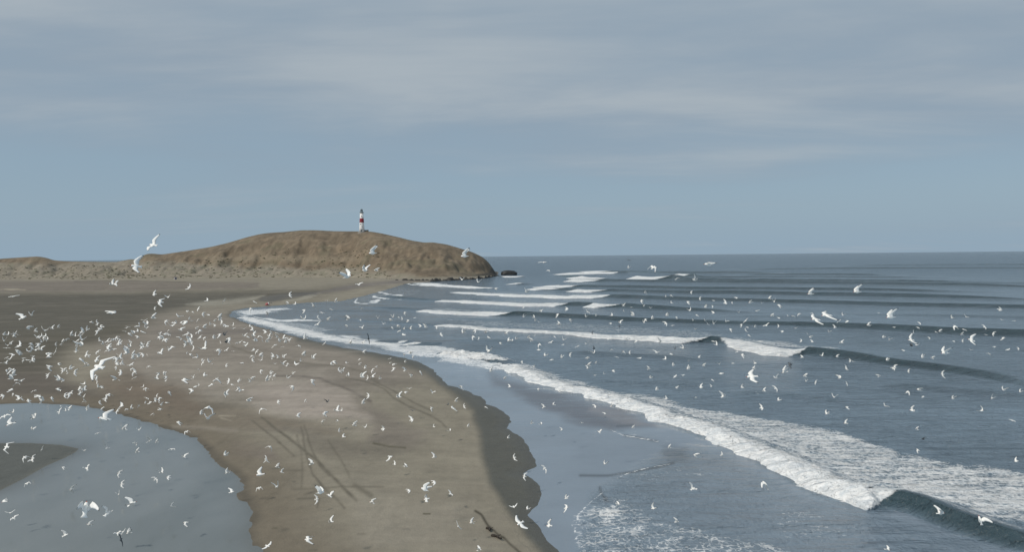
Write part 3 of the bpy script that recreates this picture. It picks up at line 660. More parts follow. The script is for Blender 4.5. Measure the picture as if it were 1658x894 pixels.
# ------------------------------------------------------------------ lighthouse
WH = plain('white_paint', (0.80, 0.80, 0.80), 0.6, 0.06, 0.6)
RED = plain('red_paint', (0.26, 0.02, 0.035), 0.6, 0.2, 0.8)
DARKM = plain('dark_iron', (0.05, 0.07, 0.08), 0.5, 0.2, 1)
GLS, ntg, bg_ = mat('lantern_glass'); bg_.inputs['Base Color'].default_value = (0.35, 0.42, 0.45, 1); bg_.inputs['Roughness'].default_value = 0.15; bg_.inputs['Metallic'].default_value = 0.3
STONE = plain('grey_concrete', (0.30, 0.29, 0.27), 0.9, 0.2, 0.7, 0.3)
vb = np.interp(586, bx_, by_) - yhor(586); dl_ = F * CAMH / vb + 128
dd = ray(np.array([586.0]), np.array([377.0]))[0]; lx = dd[0] / dd[1] * dl_; ly = dl_
lz = zland(lx, ly)
lh = bpy.data.objects.new('lighthouse', None); col.objects.link(lh); lh.location = (lx, ly, lz - 0.4)
tag(lh, 'white round lighthouse with a dark red band standing on the headland ridge', 'lighthouse')
Sx = dl_ / F      # metres per photo pixel there
HT = 37.5 * Sx
def rad(z): return 4.5 * Sx + (2.6 - 4.5) * Sx * (z / (HT * 0.83))
z1, z2, z3 = HT * 0.43, HT * 0.61, HT * 0.83
obj_from_bm('tower_base', lathe([(rad(0) + 1.5, -1.5), (rad(0) + 1.5, 0.55), (rad(0) + 1.3, 0.7)], 28), STONE, lh, False)
tw = obj_from_bm('tower', lathe([(rad(0), 0.6), (rad(z1 / 2), z1 / 2), (rad(z1), z1), (rad(z2), z2), (rad(z3) + 0.0, z3)], 32), WH, lh); 
obj_from_bm('red_band', lathe([(rad(z1) + 0.03, z1), (rad(z1) + 0.06, z1 + 0.05), (rad(z2) + 0.06, z2 - 0.05), (rad(z2) + 0.03, z2)], 32), RED, lh)
bm = bmesh.new(); box(bm, (0, -rad(1.6) - 0.02, 1.9), (1.2, 0.35, 2.4), 0.04); obj_from_bm('door', bm, DARKM, lh, False)
for zz_, a in ((HT * .25, -1.2), (HT * .36, -1.9), (HT * .70, -1.5)):
    bm = bmesh.new(); box(bm, (math.cos(a) * rad(zz_), math.sin(a) * rad(zz_), zz_), (0.6, 0.6, 1.0), 0.03); obj_from_bm('window', bm, DARKM, lh, False)
gal = obj_from_bm('gallery', lathe([(rad(z3), z3 - 0.5), (3.2 * Sx, z3 + 0.05), (3.25 * Sx, z3 + 0.3), (2.0 * Sx, z3 + 0.31)], 32), WH, lh, False)
bm = bmesh.new()
for i in range(20):
    a = 2 * math.pi * i / 20; box(bm, (3.1 * Sx * math.cos(a), 3.1 * Sx * math.sin(a), z3 + 0.85), (0.09, 0.09, 1.1))
for zz_ in (0.75, 1.1, 1.42):
    n = 32
    for i in range(n):
        a = 2 * math.pi * i / n; b2 = 2 * math.pi * (i + 1) / n
        p = [(3.1 * Sx * math.cos(a), 3.1 * Sx * math.sin(a)), (3.1 * Sx * math.cos(b2), 3.1 * Sx * math.sin(b2))]
        vs = [bm.verts.new((p[j][0] * k, p[j][1] * k, z3 + zz_ + h_)) for j, k, h_ in ((0, 1, -.04), (1, 1, -.04), (1, 1, .04), (0, 1, .04))]
        bm.faces.new(vs)
obj_from_bm('railing', bm, DARKM, gal, False)
obj_from_bm('lantern_room', lathe([(1.75 * Sx, z3 + 0.3), (1.75 * Sx, z3 + 0.3 + 2.9)], 12), GLS, lh, False)
bm = bmesh.new()
for i in range(12):
    a = 2 * math.pi * i / 12; box(bm, (1.78 * Sx * math.cos(a), 1.78 * Sx * math.sin(a), z3 + 1.75), (0.12, 0.12, 2.9))
obj_from_bm('lantern_frame', bm, DARKM, lh, False)
zt = z3 + 3.2
dome = obj_from_bm('dome', lathe([(2.1 * Sx, zt), (2.0 * Sx, zt + 0.4), (1.5 * Sx, zt + 0.95), (0.8 * Sx, zt + 1.35), (0.25 * Sx, zt + 1.55), (0.1, zt + 1.8), (0.06, HT)], 20), DARKM, lh)
# low wall / store beside it
bm = bmesh.new(); box(bm, (0, 0, 0.75), (4.0, 3.0, 2.1), 0.05)
ot = bpy.data.objects.new('store_shed', None); col.objects.link(ot); ot.location = (lx + 4.3 * Sx + 2.2, ly + 0.5, zland(lx + 4.3 * Sx + 2.2, ly + 0.5) - 0.3)
tag(ot, 'low dark flat-roofed shed tucked against the right foot of the lighthouse', 'shed')
SHED = plain('dark_block', (0.10, 0.10, 0.09), 0.9, 0.25, 1)
obj_from_bm('wall', bm, SHED, ot, False)
bm = bmesh.new(); box(bm, (0, 0, 1.9), (4.4, 3.4, 0.2), 0.03); obj_from_bm('roof', bm, STONE, ot, False)
bm = bmesh.new(); box(bm, (-0.8, -1.52, 0.8), (0.9, 0.1, 1.8)); obj_from_bm('door', bm, DARKM, ot, False)

# ------------------------------------------------------------------ rocks
def rocky_bm(pts, seed, sub=4, amp=0.18):
    """deformed icosphere stretched to a box given by (sx, sy, sz), flattened top"""
    bm = bmesh.new(); bmesh.ops.create_icosphere(bm, subdivisions=sub, radius=1)
    sx_, sy_, sz_, ex = pts
    co = np.array([v.co for v in bm.verts])
    c = np.sign(co) * np.abs(co) ** ex
    n = fbm(co[:, 0] * 2.3 + seed, co[:, 1] * 2.3 + co[:, 2] * 3, seed, 4) - 0.5
    n2 = fbm(co[:, 0] * 7 + seed, co[:, 1] * 7 + co[:, 2] * 9, seed + 4, 3) - 0.5
    r = 1 + n * amp * 3 + n2 * amp
    c = c * r[:, None] * np.array([sx_, sy_, sz_])
    for v, k in zip(bm.verts, c): v.co = k
    return bm
ROCK = plain('wet_dark_rock', (0.032, 0.036, 0.038), 0.6, 0.35, 0.5, 0.6)
P = ground([824], [445.2])[0]; k = P[1] / F
rk = obj_from_bm('rock', rocky_bm((12.5 * k, 7, 6.0 * k, 0.62), 3), ROCK, loc=(P[0], P[1] + 3, 0.4)); tag(rk, 'dark flat-topped sea rock standing in the water off the headland tip', 'rock')
rk.data.update()
P = ground([803], [447.5])[0]
rk = obj_from_bm('rock', rocky_bm((5.5 * k, 5, 1.7 * k, 0.8), 8), ROCK, loc=(P[0], P[1], 0.2)); tag(rk, 'low dark rock at the waterline touching the headland tip', 'rock')
# rock ledge along the foot of the headland
LEDGE = plain('ledge_rock', (0.05, 0.048, 0.044), 0.8, 0.4, 0.4, 0.6)
lp = ground([640, 670, 700, 740, 770, 792, 803], [456.5, 456.6, 456.0, 454.0, 452.2, 449.8, 447.0]); q, s = resample(lp, 0.8)
ts = np.linspace(-1, 1, 11); T, S = np.meshgrid(ts, s, indexing='xy')
XX = q[:, 0][:, None] + 0 * T; YY = q[:, 1][:, None] + T * 5.0
nz = fbm(XX / 2.5, YY / 2.5, 301, 4)
ZZ = (1 - T ** 2) * (0.7 + 2.6 * sstep(nz, 0.35, 0.75)) - 0.4
le_ = grid_mesh('rock_ledge', XX, YY, ZZ, LEDGE); tag(le_, 'long low dark rock ledge between the brown headland and the sea', 'rock ledge')

# dune scrub (uncountable)
rs = random.Random(5); bm = bmesh.new()
for i in range(950):
    px = rs.uniform(-60, 640) if rs.random() < 0.75 else rs.choice([120, 200, 300, 380, 560, 150]) + rs.gauss(0, 22)
    u = (px - 829) / F
    d0 = F * CAMH / (np.interp(px, bx_, by_) - yhor(px)); dep = 85 if px < 260 else 130
    y = d0 + dep * (rs.random() ** 1.3) * (0.75 if px < 260 else 0.55)
    x = u * y
    z = zland(x, y); sz = rs.uniform(0.3, 1.0) * (1.4 if rs.random() < 0.12 else 1)
    r = bmesh.ops.create_icosphere(bm, subdivisions=1, radius=1)
    for v in r['verts']:
        k = rs.uniform(0.6, 1.25); v.co = Vector((x + v.co.x * sz * 1.5 * k, y + v.co.y * sz * k, z + (v.co.z * 0.45 + 0.18) * sz * k))
SCRUB = plain('scrub', (0.13, 0.125, 0.085), 1.0, 0.3, 0.3)
sb = obj_from_bm('dune_scrub', bm, SCRUB, smooth=False); tag(sb, 'low olive scrub clumps dotted over the pale dunes', 'scrub', kind='stuff')

# small hut at the dune foot
P = ground([284], [453.3], 1.0)[0]
ht = bpy.data.objects.new('hut', None); col.objects.link(ht); ht.location = (P[0], P[1], zland(P[0], P[1]) - 0.1); ht.rotation_euler = (0, 0, math.radians(38))
tag(ht, 'tiny pale and blue-grey hut at the foot of the dunes', 'hut')
HW = plain('pale_board', (0.50, 0.47, 0.47), 0.8, 0.1, 1); HB = plain('blue_grey_board', (0.13, 0.13, 0.19), 0.8, 0.2, 1)
bm = bmesh.new(); box(bm, (0, 0, 1.1), (2.3, 2.3, 2.3), 0.04); obj_from_bm('wall', bm, HW, ht, False)
bm = bmesh.new(); box(bm, (0.2, -1.17, 1.0), (1.0, 0.08, 1.9)); obj_from_bm('door', bm, HB, ht, False)
bm = bmesh.new(); box(bm, (0, 0, 2.36), (2.8, 2.8, 0.16), 0.03); obj_from_bm('roof', bm, HB, ht, False)

# red and white float on the wet sand
P = ground([433], [494.5], 0.2)[0]
bu = bpy.data.objects.new('buoy', None); col.objects.link(bu); bu.location = (P[0], P[1], zland(P[0], P[1]) + 0.45); bu.rotation_euler = (0, math.radians(72), math.radians(20))
tag(bu, 'washed-up red and white float lying where the bay water ends', 'buoy')
FR = plain('float_red', (0.40, 0.10, 0.11), 0.5, 0.2, 2); FW_ = plain('float_white', (0.70, 0.68, 0.68), 0.5, 0.1, 2)
obj_from_bm('body', lathe([(0.1, -0.9), (0.5, -0.75), (0.62, -0.3), (0.62, 0.15), (0.5, 0.35)], 20), FR, bu)
obj_from_bm('collar', lathe([(0.52, 0.33), (0.66, 0.42), (0.66, 0.62), (0.4, 0.8)], 20), FW_, bu)
obj_from_bm('staff', lathe([(0.07, 0.78), (0.06, 1.7), (0.14, 1.72), (0.14, 1.95)], 10), DARKM, bu)

# driftwood in the drift line
WOOD = plain('driftwood', (0.035, 0.028, 0.022), 0.9, 0.4, 6, 0.6)
for (px, py, ln, az, lab) in ((805, 867, 1.1, -0.75, 'dark driftwood lying along the gully in the near sand'), (792, 855, 0.75, -1.1, 'short dark driftwood stump just above the longer piece')):
    P = ground([px], [py], 0.5)[0]; bm = bmesh.new(); rr = random.Random(px); rings = []
    for i in range(9):
        t = i / 8; r_ = 0.12 * (1 - 0.6 * t) * rr.uniform(0.8, 1.2); c = Vector(((t - .5) * ln, 0.12 * math.sin(t * 5), 0.08 + 0.1 * t * t))
        rings.append([bm.verts.new(c + Vector((0, r_ * math.cos(a * math.pi / 4), r_ * math.sin(a * math.pi / 4)))) for a in range(8)])
    for a_, b_ in zip(rings[:-1], rings[1:]):
        for i in range(8): bm.faces.new((a_[i], a_[(i + 1) % 8], b_[(i + 1) % 8], b_[i]))
    bm.faces.new(rings[0][::-1]); bm.faces.new(rings[-1])
    for (t, dy) in ((0.45, 0.3), (0.7, -0.26)):
        c0 = Vector(((t - .5) * ln, 0, 0.1)); c1_ = c0 + Vector((0.15, dy, 0.16)); rg = []
        for c, r_ in ((c0, 0.05), (c1_, 0.015)):
            rg.append([bm.verts.new(c + Vector((r_ * math.cos(a * 1.257), 0, r_ * math.sin(a * 1.257)))) for a in range(5)])
        for i in range(5): bm.faces.new((rg[0][i], rg[0][(i + 1) % 5], rg[1][(i + 1) % 5], rg[1][i]))
    o = obj_from_bm('driftwood', bm, WOOD, loc=(P[0], P[1], zland(P[0], P[1]))); o.rotation_euler = (0, 0, az); tag(o, lab, 'driftwood')

# ------------------------------------------------------------------ gulls
GW = plain('gull_white', (0.90, 0.89, 0.85), 0.75, 0.03, 8)
GG = plain('gull_grey', (0.82, 0.82, 0.80), 0.8, 0.08, 8)
GK = plain('gull_black', (0.04, 0.045, 0.05), 0.7, 0.2, 8)
GR = plain('gull_beak', (0.40, 0.09, 0.04), 0.5, 0.1, 8)
DG = plain('dark_gull_grey', (0.10, 0.115, 0.13), 0.8, 0.15, 8)
def gull_mesh(name, inner, outer, sweep, fold=0.0, twist=0.0, asym=0.0):
    """one continuous skin: body loft with wings grown from its sides. +X forward; half span ~0.46 m"""
    bm = bmesh.new()
    prof = [(0.205, 0.006, 0.0, 0.004), (0.165, 0.013, 0.002, 0.012), (0.150, 0.026, 0.006, 0.026), (0.120, 0.033, 0.010, 0.034), (0.085, 0.034, 0.008, 0.034), (0.045, 0.044, 0.0, 0.044),
            (0.0, 0.052, -0.004, 0.052), (-0.05, 0.046, -0.002, 0.046), (-0.10, 0.032, 0.003, 0.030), (-0.145, 0.030, 0.006, 0.012), (-0.215, 0.058, 0.006, 0.005)]
    n = 10; rings = []
    for x, ry, zc_, rz in prof:
        rings.append([bm.verts.new((x, 1.25 * ry * math.cos(2 * math.pi * i / n), zc_ + 1.25 * rz * math.sin(2 * math.pi * i / n))) for i in range(n)])
    for k, (a, b_) in enumerate(zip(rings[:-1], rings[1:])):
        for i in range(n):
            if k in (5, 6) and i in (0, n - 1, 4, 5): continue          # left open for the wings
            f = bm.faces.new((a[i], b_[i], b_[(i + 1) % n], a[(i + 1) % n])); f.material_index = 3 if k == 0 else 0
    bm.faces.new(rings[0]).material_index = 3; bm.faces.new(rings[-1][::-1])
    half = 0.47 * (1 - fold)
    for sgn in (1, -1):
        # opening loop: verts of rings 5,6,7 at the three side indices
        if sgn > 0: ids = (n - 1, 0, 1)
        else: ids = (6 % n, 5, 4)
        up_ = [rings[r_][ids[2]] for r_ in (5, 6, 7)]; md = [rings[r_][ids[1]] for r_ in (5, 7)]; lo = [rings[r_][ids[0]] for r_ in (5, 6, 7)]
        loop = [md[0]] + up_ + [md[1]] + lo[::-1]
        prev = loop; y = 0.05; z = 0.005; ang = 0
        # stations: (fraction of span, chord, leading-edge x, thickness)
        st = [(0.22, 0.185, 0.085, 0.014), (0.42, 0.190, 0.110, 0.012), (0.60, 0.165, 0.100, 0.010), (0.80, 0.130, 0.060, 0.008), (0.94, 0.085, 0.015, 0.006), (1.0, 0.030, -0.03, 0.004)]
        last = 0.10
        for k, (fr, ch, le, th) in enumerate(st):
            a = (inner if fr <= 0.45 else outer) + asym * sgn
            ds = (fr - last) * half; last = fr; y += ds * math.cos(a); z += ds * math.sin(a)
            x0 = le - sweep * max(fr - 0.42, 0) * 0.5; x1 = x0 - ch
            xm = 0.55 * x0 + 0.45 * x1; tz = twist * (fr - .3)
            def vv_(x, dz): return bm.verts.new((x, sgn * y, z + dz + (x - xm) * tz + (0.012 if abs(x - xm) < 1e-6 else 0)))
            xq = (x0 * .8 + x1 * .2); xr = (x0 * .3 + x1 * .7)
            cur = [vv_(x0, 0), vv_(xq, th), vv_(xm, th), vv_(xr, th * .6), vv_(x1, 0), vv_(xr, -th * .6), vv_(xm - 1e-4, -th), vv_(xq, -th)]
            for i in range(8):
                q_ = (prev[i], prev[(i + 1) % 8], cur[(i + 1) % 8], cur[i])
                f = bm.faces.new(q_ if sgn < 0 else q_[::-1])
                f.material_index = 2 if k == 5 else (1 if i in (1, 2, 3) and k > 0 else 0)
            prev = cur
        f = bm.faces.new(prev); f.material_index = 2
    bmesh.ops.recalc_face_normals(bm, faces=bm.faces)
    me = bpy.data.meshes.new(name); bm.to_mesh(me); bm.free()
    me.polygons.foreach_set('use_smooth', np.ones(len(me.polygons), bool))
    for m_ in (GW, GG, GK, GR): me.materials.append(m_)
    return me
R_ = math.radians
POSES = [
    (gull_mesh('gull_high_v', R_(55), R_(48), 0.5), 'wings raised high'),
    (gull_mesh('gull_up', R_(72), R_(62), 0.7, 0.05), 'wings raised high'),
    (gull_mesh('gull_v', R_(34), R_(22), 0.5), 'wings half raised'),
    (gull_mesh('gull_glide', R_(14), R_(-12), 0.7), 'wings spread level'),
    (gull_mesh('gull_flat', R_(4), R_(2), 0.35), 'wings spread level'),
    (gull_mesh('gull_arch', R_(22), R_(-48), 0.9, 0.04), 'wings arched'),
    (gull_mesh('gull_down', R_(-28), R_(-52), 0.7, 0.05), 'wings beating down'),
    (gull_mesh('gull_bank', R_(18), R_(4), 0.8), 'wings banked'),
    (gull_mesh('gull_brake', R_(40), R_(62), 0.3, 0.1, 0.8), 'wings flared'),
]
dark_cache = {}
def dark_mesh(me):
    if me.name not in dark_cache:
        d = me.copy(); d.name = me.name + '_dark'
        for i, m_ in enumerate((DG, DG, GK, GK)): d.materials[i] = m_
        dark_cache[me.name] = d
    return dark_cache[me.name]
TILES = {
 (0, 447): "130,200,80 225,405,80 305,380,40 270,510,60 345,540,30 440,530,60 505,512,30 565,500,28 1090,355,90 75,572,36 175,575,30 380,600,55 430,585,28 460,618,30 40,630,35 65,700,45 190,680,55 170,725,45 295,657,35 290,685,30 375,660,40 290,735,50 350,720,60 395,715,40 540,665,32 540,735,60 465,755,55 470,790,40 130,772,40 88,812,34 8,845,25 270,820,45 318,812,45 645,620,50 695,575,35 730,585,35 778,580,30 805,545,40 850,525,40 800,622,45 738,650,40 795,672,50 742,728,34 840,768,50 785,815,45 940,447,30 985,480,35 970,515,35 945,537,35 970,630,40 1043,636,34 1090,622,40 1130,603,40 1155,655,50 1055,690,50 1065,725,50 1105,715,35 948,738,35 1238,495,35 1218,540,34 1255,565,35 1300,555,35 1342,490,40 1350,463,25 1342,600,34 1385,545,40 1425,470,40 1402,435,45 1488,408,50 1612,440,40 1503,315,28 1555,255,70 1635,205,35 1498,180,40 1595,570,40 1640,570,30 1580,605,40 1612,622,40 1640,527,26 1265,685,40 1240,720,50 1235,750,45 1385,690,50 1435,660,50 1558,750,42 1648,710,35 1295,770,40 1385,765,40 1345,785,45 1290,803,40 1165,775,35 1125,800,40 1165,803,40 938,820,45 860,865,45 1138,855,34 1188,845,40 1260,870,50 1125,885,30 572,850,30 480,880,50 1090,80,50 1445,880,30 960,885,190",
 (276, 447): "183,113,50 355,242,36 522,240,36 270,320,34 165,342,34 215,350,24 315,373,36 370,378,24 80,395,60 210,437,55 145,455,45 475,402,36 428,438,30 500,448,36 545,490,50 607,513,34 430,490,24 20,485,55 55,455,36 95,525,60 250,513,30 328,500,36 288,530,36 155,570,45 200,603,45 95,605,45 180,640,45 150,660,34 285,592,30 330,603,34 480,568,34 525,575,30,d 540,645,34,d 567,607,40 423,607,36 487,650,30 20,690,60 225,703,50 328,703,70 468,720,55 545,722,34 195,760,30 262,790,40 668,650,38 728,678,38 718,515,45 718,585,34 805,582,40 858,588,45 925,550,34 825,628,38 893,632,30 938,638,34 962,612,30 980,565,30 1030,557,34 1058,635,45 1103,608,34 1143,612,28 1018,672,24 1097,690,36 1250,680,34 1308,610,50 1497,655,28 838,735,34 792,777,34 878,775,36 797,820,34 887,818,34 997,787,36 1097,790,34 1290,767,34 1385,797,38 1090,853,40 1128,877,34 1227,862,40 1265,830,28 1590,830,40 1563,862,34 697,848,34 380,838,50 315,843,40 545,877,30 815,253,34 1160,185,45 1140,270,30 1210,275,28 1370,265,24 1525,243,36 1608,250,30 783,318,36 940,370,30 1390,295,26 1470,358,36 1560,325,30 1295,418,40 1435,410,45 1430,470,50 1300,330,30 1530,425,30",
 (552, 447): "170,85,80 1335,60,55 1180,35,40 1155,100,30 1505,130,34 205,310,30 620,360,36 75,415,50 190,427,25 360,410,34 505,400,34 487,432,34 560,403,26 595,412,34 655,430,34 718,407,34 412,467,38 60,492,34 207,502,50 497,503,28 553,490,40 570,535,40 610,572,45 612,518,25 675,515,34 775,490,38 825,500,50 930,500,34 975,572,40 1190,550,45 1240,517,28 1300,530,36 1410,548,36 1605,560,45 1290,590,45 1340,608,30 1435,598,36 1550,650,34 1635,630,50 268,610,110,d 95,650,50 215,650,34 220,745,46 185,808,30 55,850,34 180,862,26 480,803,38 482,848,30 512,860,36 622,840,34 618,770,28 672,750,50 700,785,36 235,888,34 340,888,24 1440,730,70",
 (828, 447): "145,155,50 120,305,26 285,345,34 1300,160,34 1500,203,20 1550,188,30 1265,245,45 1087,290,34 1090,340,24 1555,262,28 1350,315,30 1165,305,30 1285,295,24 120,400,36 218,405,34 230,435,30 265,450,30 450,373,40 540,322,40 725,395,34 740,350,40 822,388,26 975,385,36 1178,383,45 1302,425,34 1370,415,34 1285,450,34 1510,385,34 1605,400,26 1500,460,45 1565,482,36 968,462,34 1053,455,45 1050,495,24,d 572,430,40 465,470,40 785,550,36,d 200,630,50 225,580,30 165,600,28 45,613,30 8,630,34 277,665,45 267,720,40 333,775,50 385,645,50 420,592,30 505,620,45 505,668,28 645,685,50 727,662,20 703,575,20 570,765,50 488,793,36 745,795,45 800,750,50 800,708,34,d 750,870,45 820,850,24 975,715,40 1090,735,36 1147,745,36 1025,790,40 1248,800,45 1415,745,70 1550,760,34 1590,710,34,d 1493,810,45 1575,870,34 1120,625,50 1215,630,36 938,618,30 1440,640,50 1390,645,30 220,885,26 390,815,24 100,832,34 860,610,34 1645,695,26",
 (1104, 447): "122,40,70 90,160,34 175,220,36 60,250,36 308,240,30 425,265,50 535,215,34 487,260,24 660,262,45 300,298,26 230,305,34 75,335,40 308,362,36 145,383,34 555,355,30 730,340,45 850,220,34 897,250,40 945,287,50 775,265,26 1250,175,70 1405,385,150 1300,425,120 1265,360,28 1135,372,34 1078,390,36 1028,385,18 945,410,36 878,385,36 1565,383,40 1532,437,36 1610,437,36 225,435,28 250,465,40 310,465,40 427,440,36 620,435,50 578,472,34 820,480,60 710,497,30 475,518,34 620,530,40 638,500,26 650,578,30 940,487,34 978,540,34 1105,510,34 1490,503,36 1428,543,36 1250,597,40 1218,562,26 1270,642,36 1548,650,45 1160,632,34 110,432,20 130,520,34 760,635,50 305,635,36 335,670,50 540,735,34 590,770,50 15,705,50 165,793,30 65,830,24 65,885,26 210,873,38 365,858,34 495,850,34 710,847,30 700,888,26 1050,850,60,d 1170,793,34 1360,775,34 1510,787,36 1635,825,38 1595,885,45",
 (1380, 447): "45,155,90 372,403,105 257,360,26 155,480,45 410,500,26 655,460,34 640,503,30 595,555,34 570,625,100 620,672,40 575,680,34,d 812,545,28 852,540,36 755,610,28 360,620,38 300,600,36 970,408,40 1105,398,42 1000,490,50 1285,495,45 1065,570,30 1085,523,44 1155,625,110 1153,720,36 985,635,28 1070,630,34 1440,335,45 1453,428,28 1577,437,32 1370,560,45 1300,572,28 1468,600,40 1385,690,26 1513,717,38 1615,707,28 1332,760,42 900,752,95 685,793,40 775,800,38 5,832,20 340,820,36 410,885,40 497,725,26",
 (0, 596): "120,25,60 95,15,34 130,70,50 110,105,40 155,120,50 200,130,40 160,148,45 110,215,45 25,272,50 185,300,48 277,322,40 335,223,36 375,275,50 412,318,38 503,297,38 632,270,50 668,260,36 560,203,40 462,80,36 568,117,46 610,25,50 650,35,40 685,10,40 728,45,60 775,200,45 823,152,36 817,217,38 768,262,36 817,310,50 982,180,28 935,105,36 1120,110,55 1172,50,42 1280,10,34 1312,40,36 1312,95,42 1263,213,38 1412,203,40 1523,103,40 1612,85,36 1595,38,28 1555,292,40 1645,235,36 1430,297,36 1465,332,36 1617,340,36 1547,408,40 1278,397,34 1185,372,48 1140,420,40 1050,265,60 1025,305,50 967,342,36 45,470,85 105,550,75 120,435,34 327,490,36 345,455,34 568,437,50 668,400,40 595,375,28 850,397,34 315,598,34 1015,495,120 945,638,48 1208,598,50 1350,602,34 1458,710,40 1523,725,28 1320,733,38 1333,820,38 1040,783,32 820,805,36 408,793,36 65,770,90 240,870,60 318,878,45",
 (276, 596): "135,120,75 215,105,40 240,185,50 210,232,40 335,78,36 455,117,45 405,160,45 567,128,42 662,125,34 790,107,40 940,120,50 882,25,36 970,48,34 1005,82,28 1140,100,34 1187,58,26 1378,122,50 1187,185,45 675,220,45 540,260,45 760,318,60 885,400,65 1047,330,36 1525,330,36,d 1237,470,40 1493,455,45 1475,525,36 1615,415,50 1622,520,26 1640,622,40 368,385,105 360,490,85 78,533,45 155,622,50 970,768,55 535,850,50 18,790,50 130,868,55 930,888,34 1637,25,50 270,15,30 1310,330,24 300,450,36",
 (552, 596): "12,30,36 68,77,30 205,88,60 305,90,50 262,97,36 380,105,28 305,25,36 235,5,28 517,3,36 625,22,36 682,72,42 772,43,36 665,203,36 627,238,34 268,275,45 217,345,38 560,283,55 890,238,55 880,388,36 697,415,42,d 690,505,45 1038,358,24,d 1118,325,42 1088,393,70 1197,375,42 1407,383,38 1170,180,50 902,575,32 1058,612,45 1233,572,30 127,560,45 232,580,34 413,595,38 25,673,32 8,415,26 1628,683,36 480,865,60 910,870,60 1460,32,50 1588,105,38 1640,185,34",
 (828, 596): "262,205,34 467,232,28 318,383,48 410,358,40 815,375,40 915,447,52 288,548,48 200,540,32 492,602,36 685,535,34 852,625,48 1180,585,34 1535,775,38 28,875,40 745,5,40 990,30,34 897,58,26 1337,12,38 1350,97,34 1592,83,36 1413,215,36 1603,197,34 1507,298,34 810,75,24 970,377,34",
 (1104, 596): "60,12,36 8,73,30 385,57,50 295,118,32 185,187,52 288,180,30 585,190,40 680,86,130 915,98,50 1195,83,42 1205,130,34 1300,140,50 1535,98,55 1603,155,38 1595,5,40 700,3,30 1000,42,80 797,225,42 912,198,60 405,280,70 945,315,45 1480,285,62 1603,380,40 1413,447,46 1592,540,50 777,390,62 130,855,64 138,288,24 388,855,30",
 (1380, 596): "400,5,40 545,30,34 262,83,44 875,62,80 535,232,50 650,215,62 690,280,30 978,300,46 1355,295,46 1470,215,60 1635,235,46 318,370,56 580,412,62 1260,415,62 1557,512,46 625,598,24 690,695,36,d 637,797,36",
 (0, 745): "315,5,40 617,77,36 843,90,46 265,230,50 1157,135,60 1185,240,46 1152,338,36 1570,125,50 1513,187,42 1637,175,34 697,288,60 42,403,42 100,518,52 132,570,46 830,480,150 865,635,55 1285,430,90 1045,525,90 638,735,60 1142,720,30 1187,715,44 1175,775,105,d 1253,715,50",
 (276, 745): "932,5,34 870,145,80 1035,72,36 1078,122,36 860,276,46 1035,262,60 1375,40,46 1460,320,80 1423,385,80 1545,350,60 550,130,44 597,315,46 10,455,36 148,610,46 1557,605,60 1335,775,80 945,840,80",
 (552, 745): "520,48,34 628,67,36 908,223,60 662,302,40 812,290,100 830,383,62 1067,333,48 300,418,60 1140,648,55 1270,617,70 1345,880,40 1740,620,130 1782,162,36 1680,460,44",
}
EXTRA = "980,752,48 882,759,80 917,808,48 917,823,80 889,852,80 855,825,54 1001,818,42 1058,824,66 1096,846,54 1122,792,78 1238,783,84 1523,832,96 1587,843,120 1437,891,50 1645,747,36 248,397,130 220,431,140 603,410,95 752,415,95 591,438,85 609,438,60 563,448,120 880,425,90 1018,434,36 1018,421,40,d 1058,433,90 1147,428,120 888,438,36 1095,452,50 187,461,40"
birds = []
for (ox, oy), s_ in TILES.items():
    for t in s_.split():
        p = t.split(','); birds.append((ox + float(p[0]) / 6, oy + float(p[1]) / 6, float(p[2]) / 6, len(p) > 3))
for t in EXTRA.split():
    p = t.split(','); birds.append((float(p[0]), float(p[1]), float(p[2]) / 6, len(p) > 3))
rx = random.Random(77); base_ = [b_ for b_ in birds if b_[0] < 470 and 510 < b_[1] < 665 and b_[2] < 10]
for _ in range(170):
    q_ = rx.choice(base_); birds.append((q_[0] + rx.gauss(0, 5), q_[1] + rx.gauss(0, 3.2), rx.uniform(3.8, 5.2), False))
birds.sort(key=lambda b_: -b_[2])
# the few large, readable birds: (x, y): (pose index, heading deg (0 = to the right, 90 = away), pitch, roll)
OVR = {(163, 594): (3, 155, 5, -40), (248, 397): (2, 160, 5, -50), (220, 431): (2, 205, 10, -55), (138, 825): (1, 110, 40, 20), (603, 410): (1, 185, 0, 5), (752, 415): (1, 180, 0, 8),
       (842, 848): (4, 215, -15, -30), (337, 660): (6, 90, 0, 5), (336, 678): (0, 265, 30, 0), (597, 549): (4, 80, 0, 80), (196, 874): (4, 100, 0, 75), (1338, 511): (3, 185, 0, -18), (1321, 518): (4, 190, 5, -25),
       (1217, 610): (4, 170, -5, -22), (1587, 843): (0, 95, 60, 0), (1442, 514): (1, 182, 0, 10), (1475, 551): (2, 185, 5, -45), (1572, 551): (2, 170, 20, -50), (1530, 572): (0, 182, 0, 0), (1387, 473): (1, 183, 0, 15), (1147, 428): (3, 178, 0, 8)}
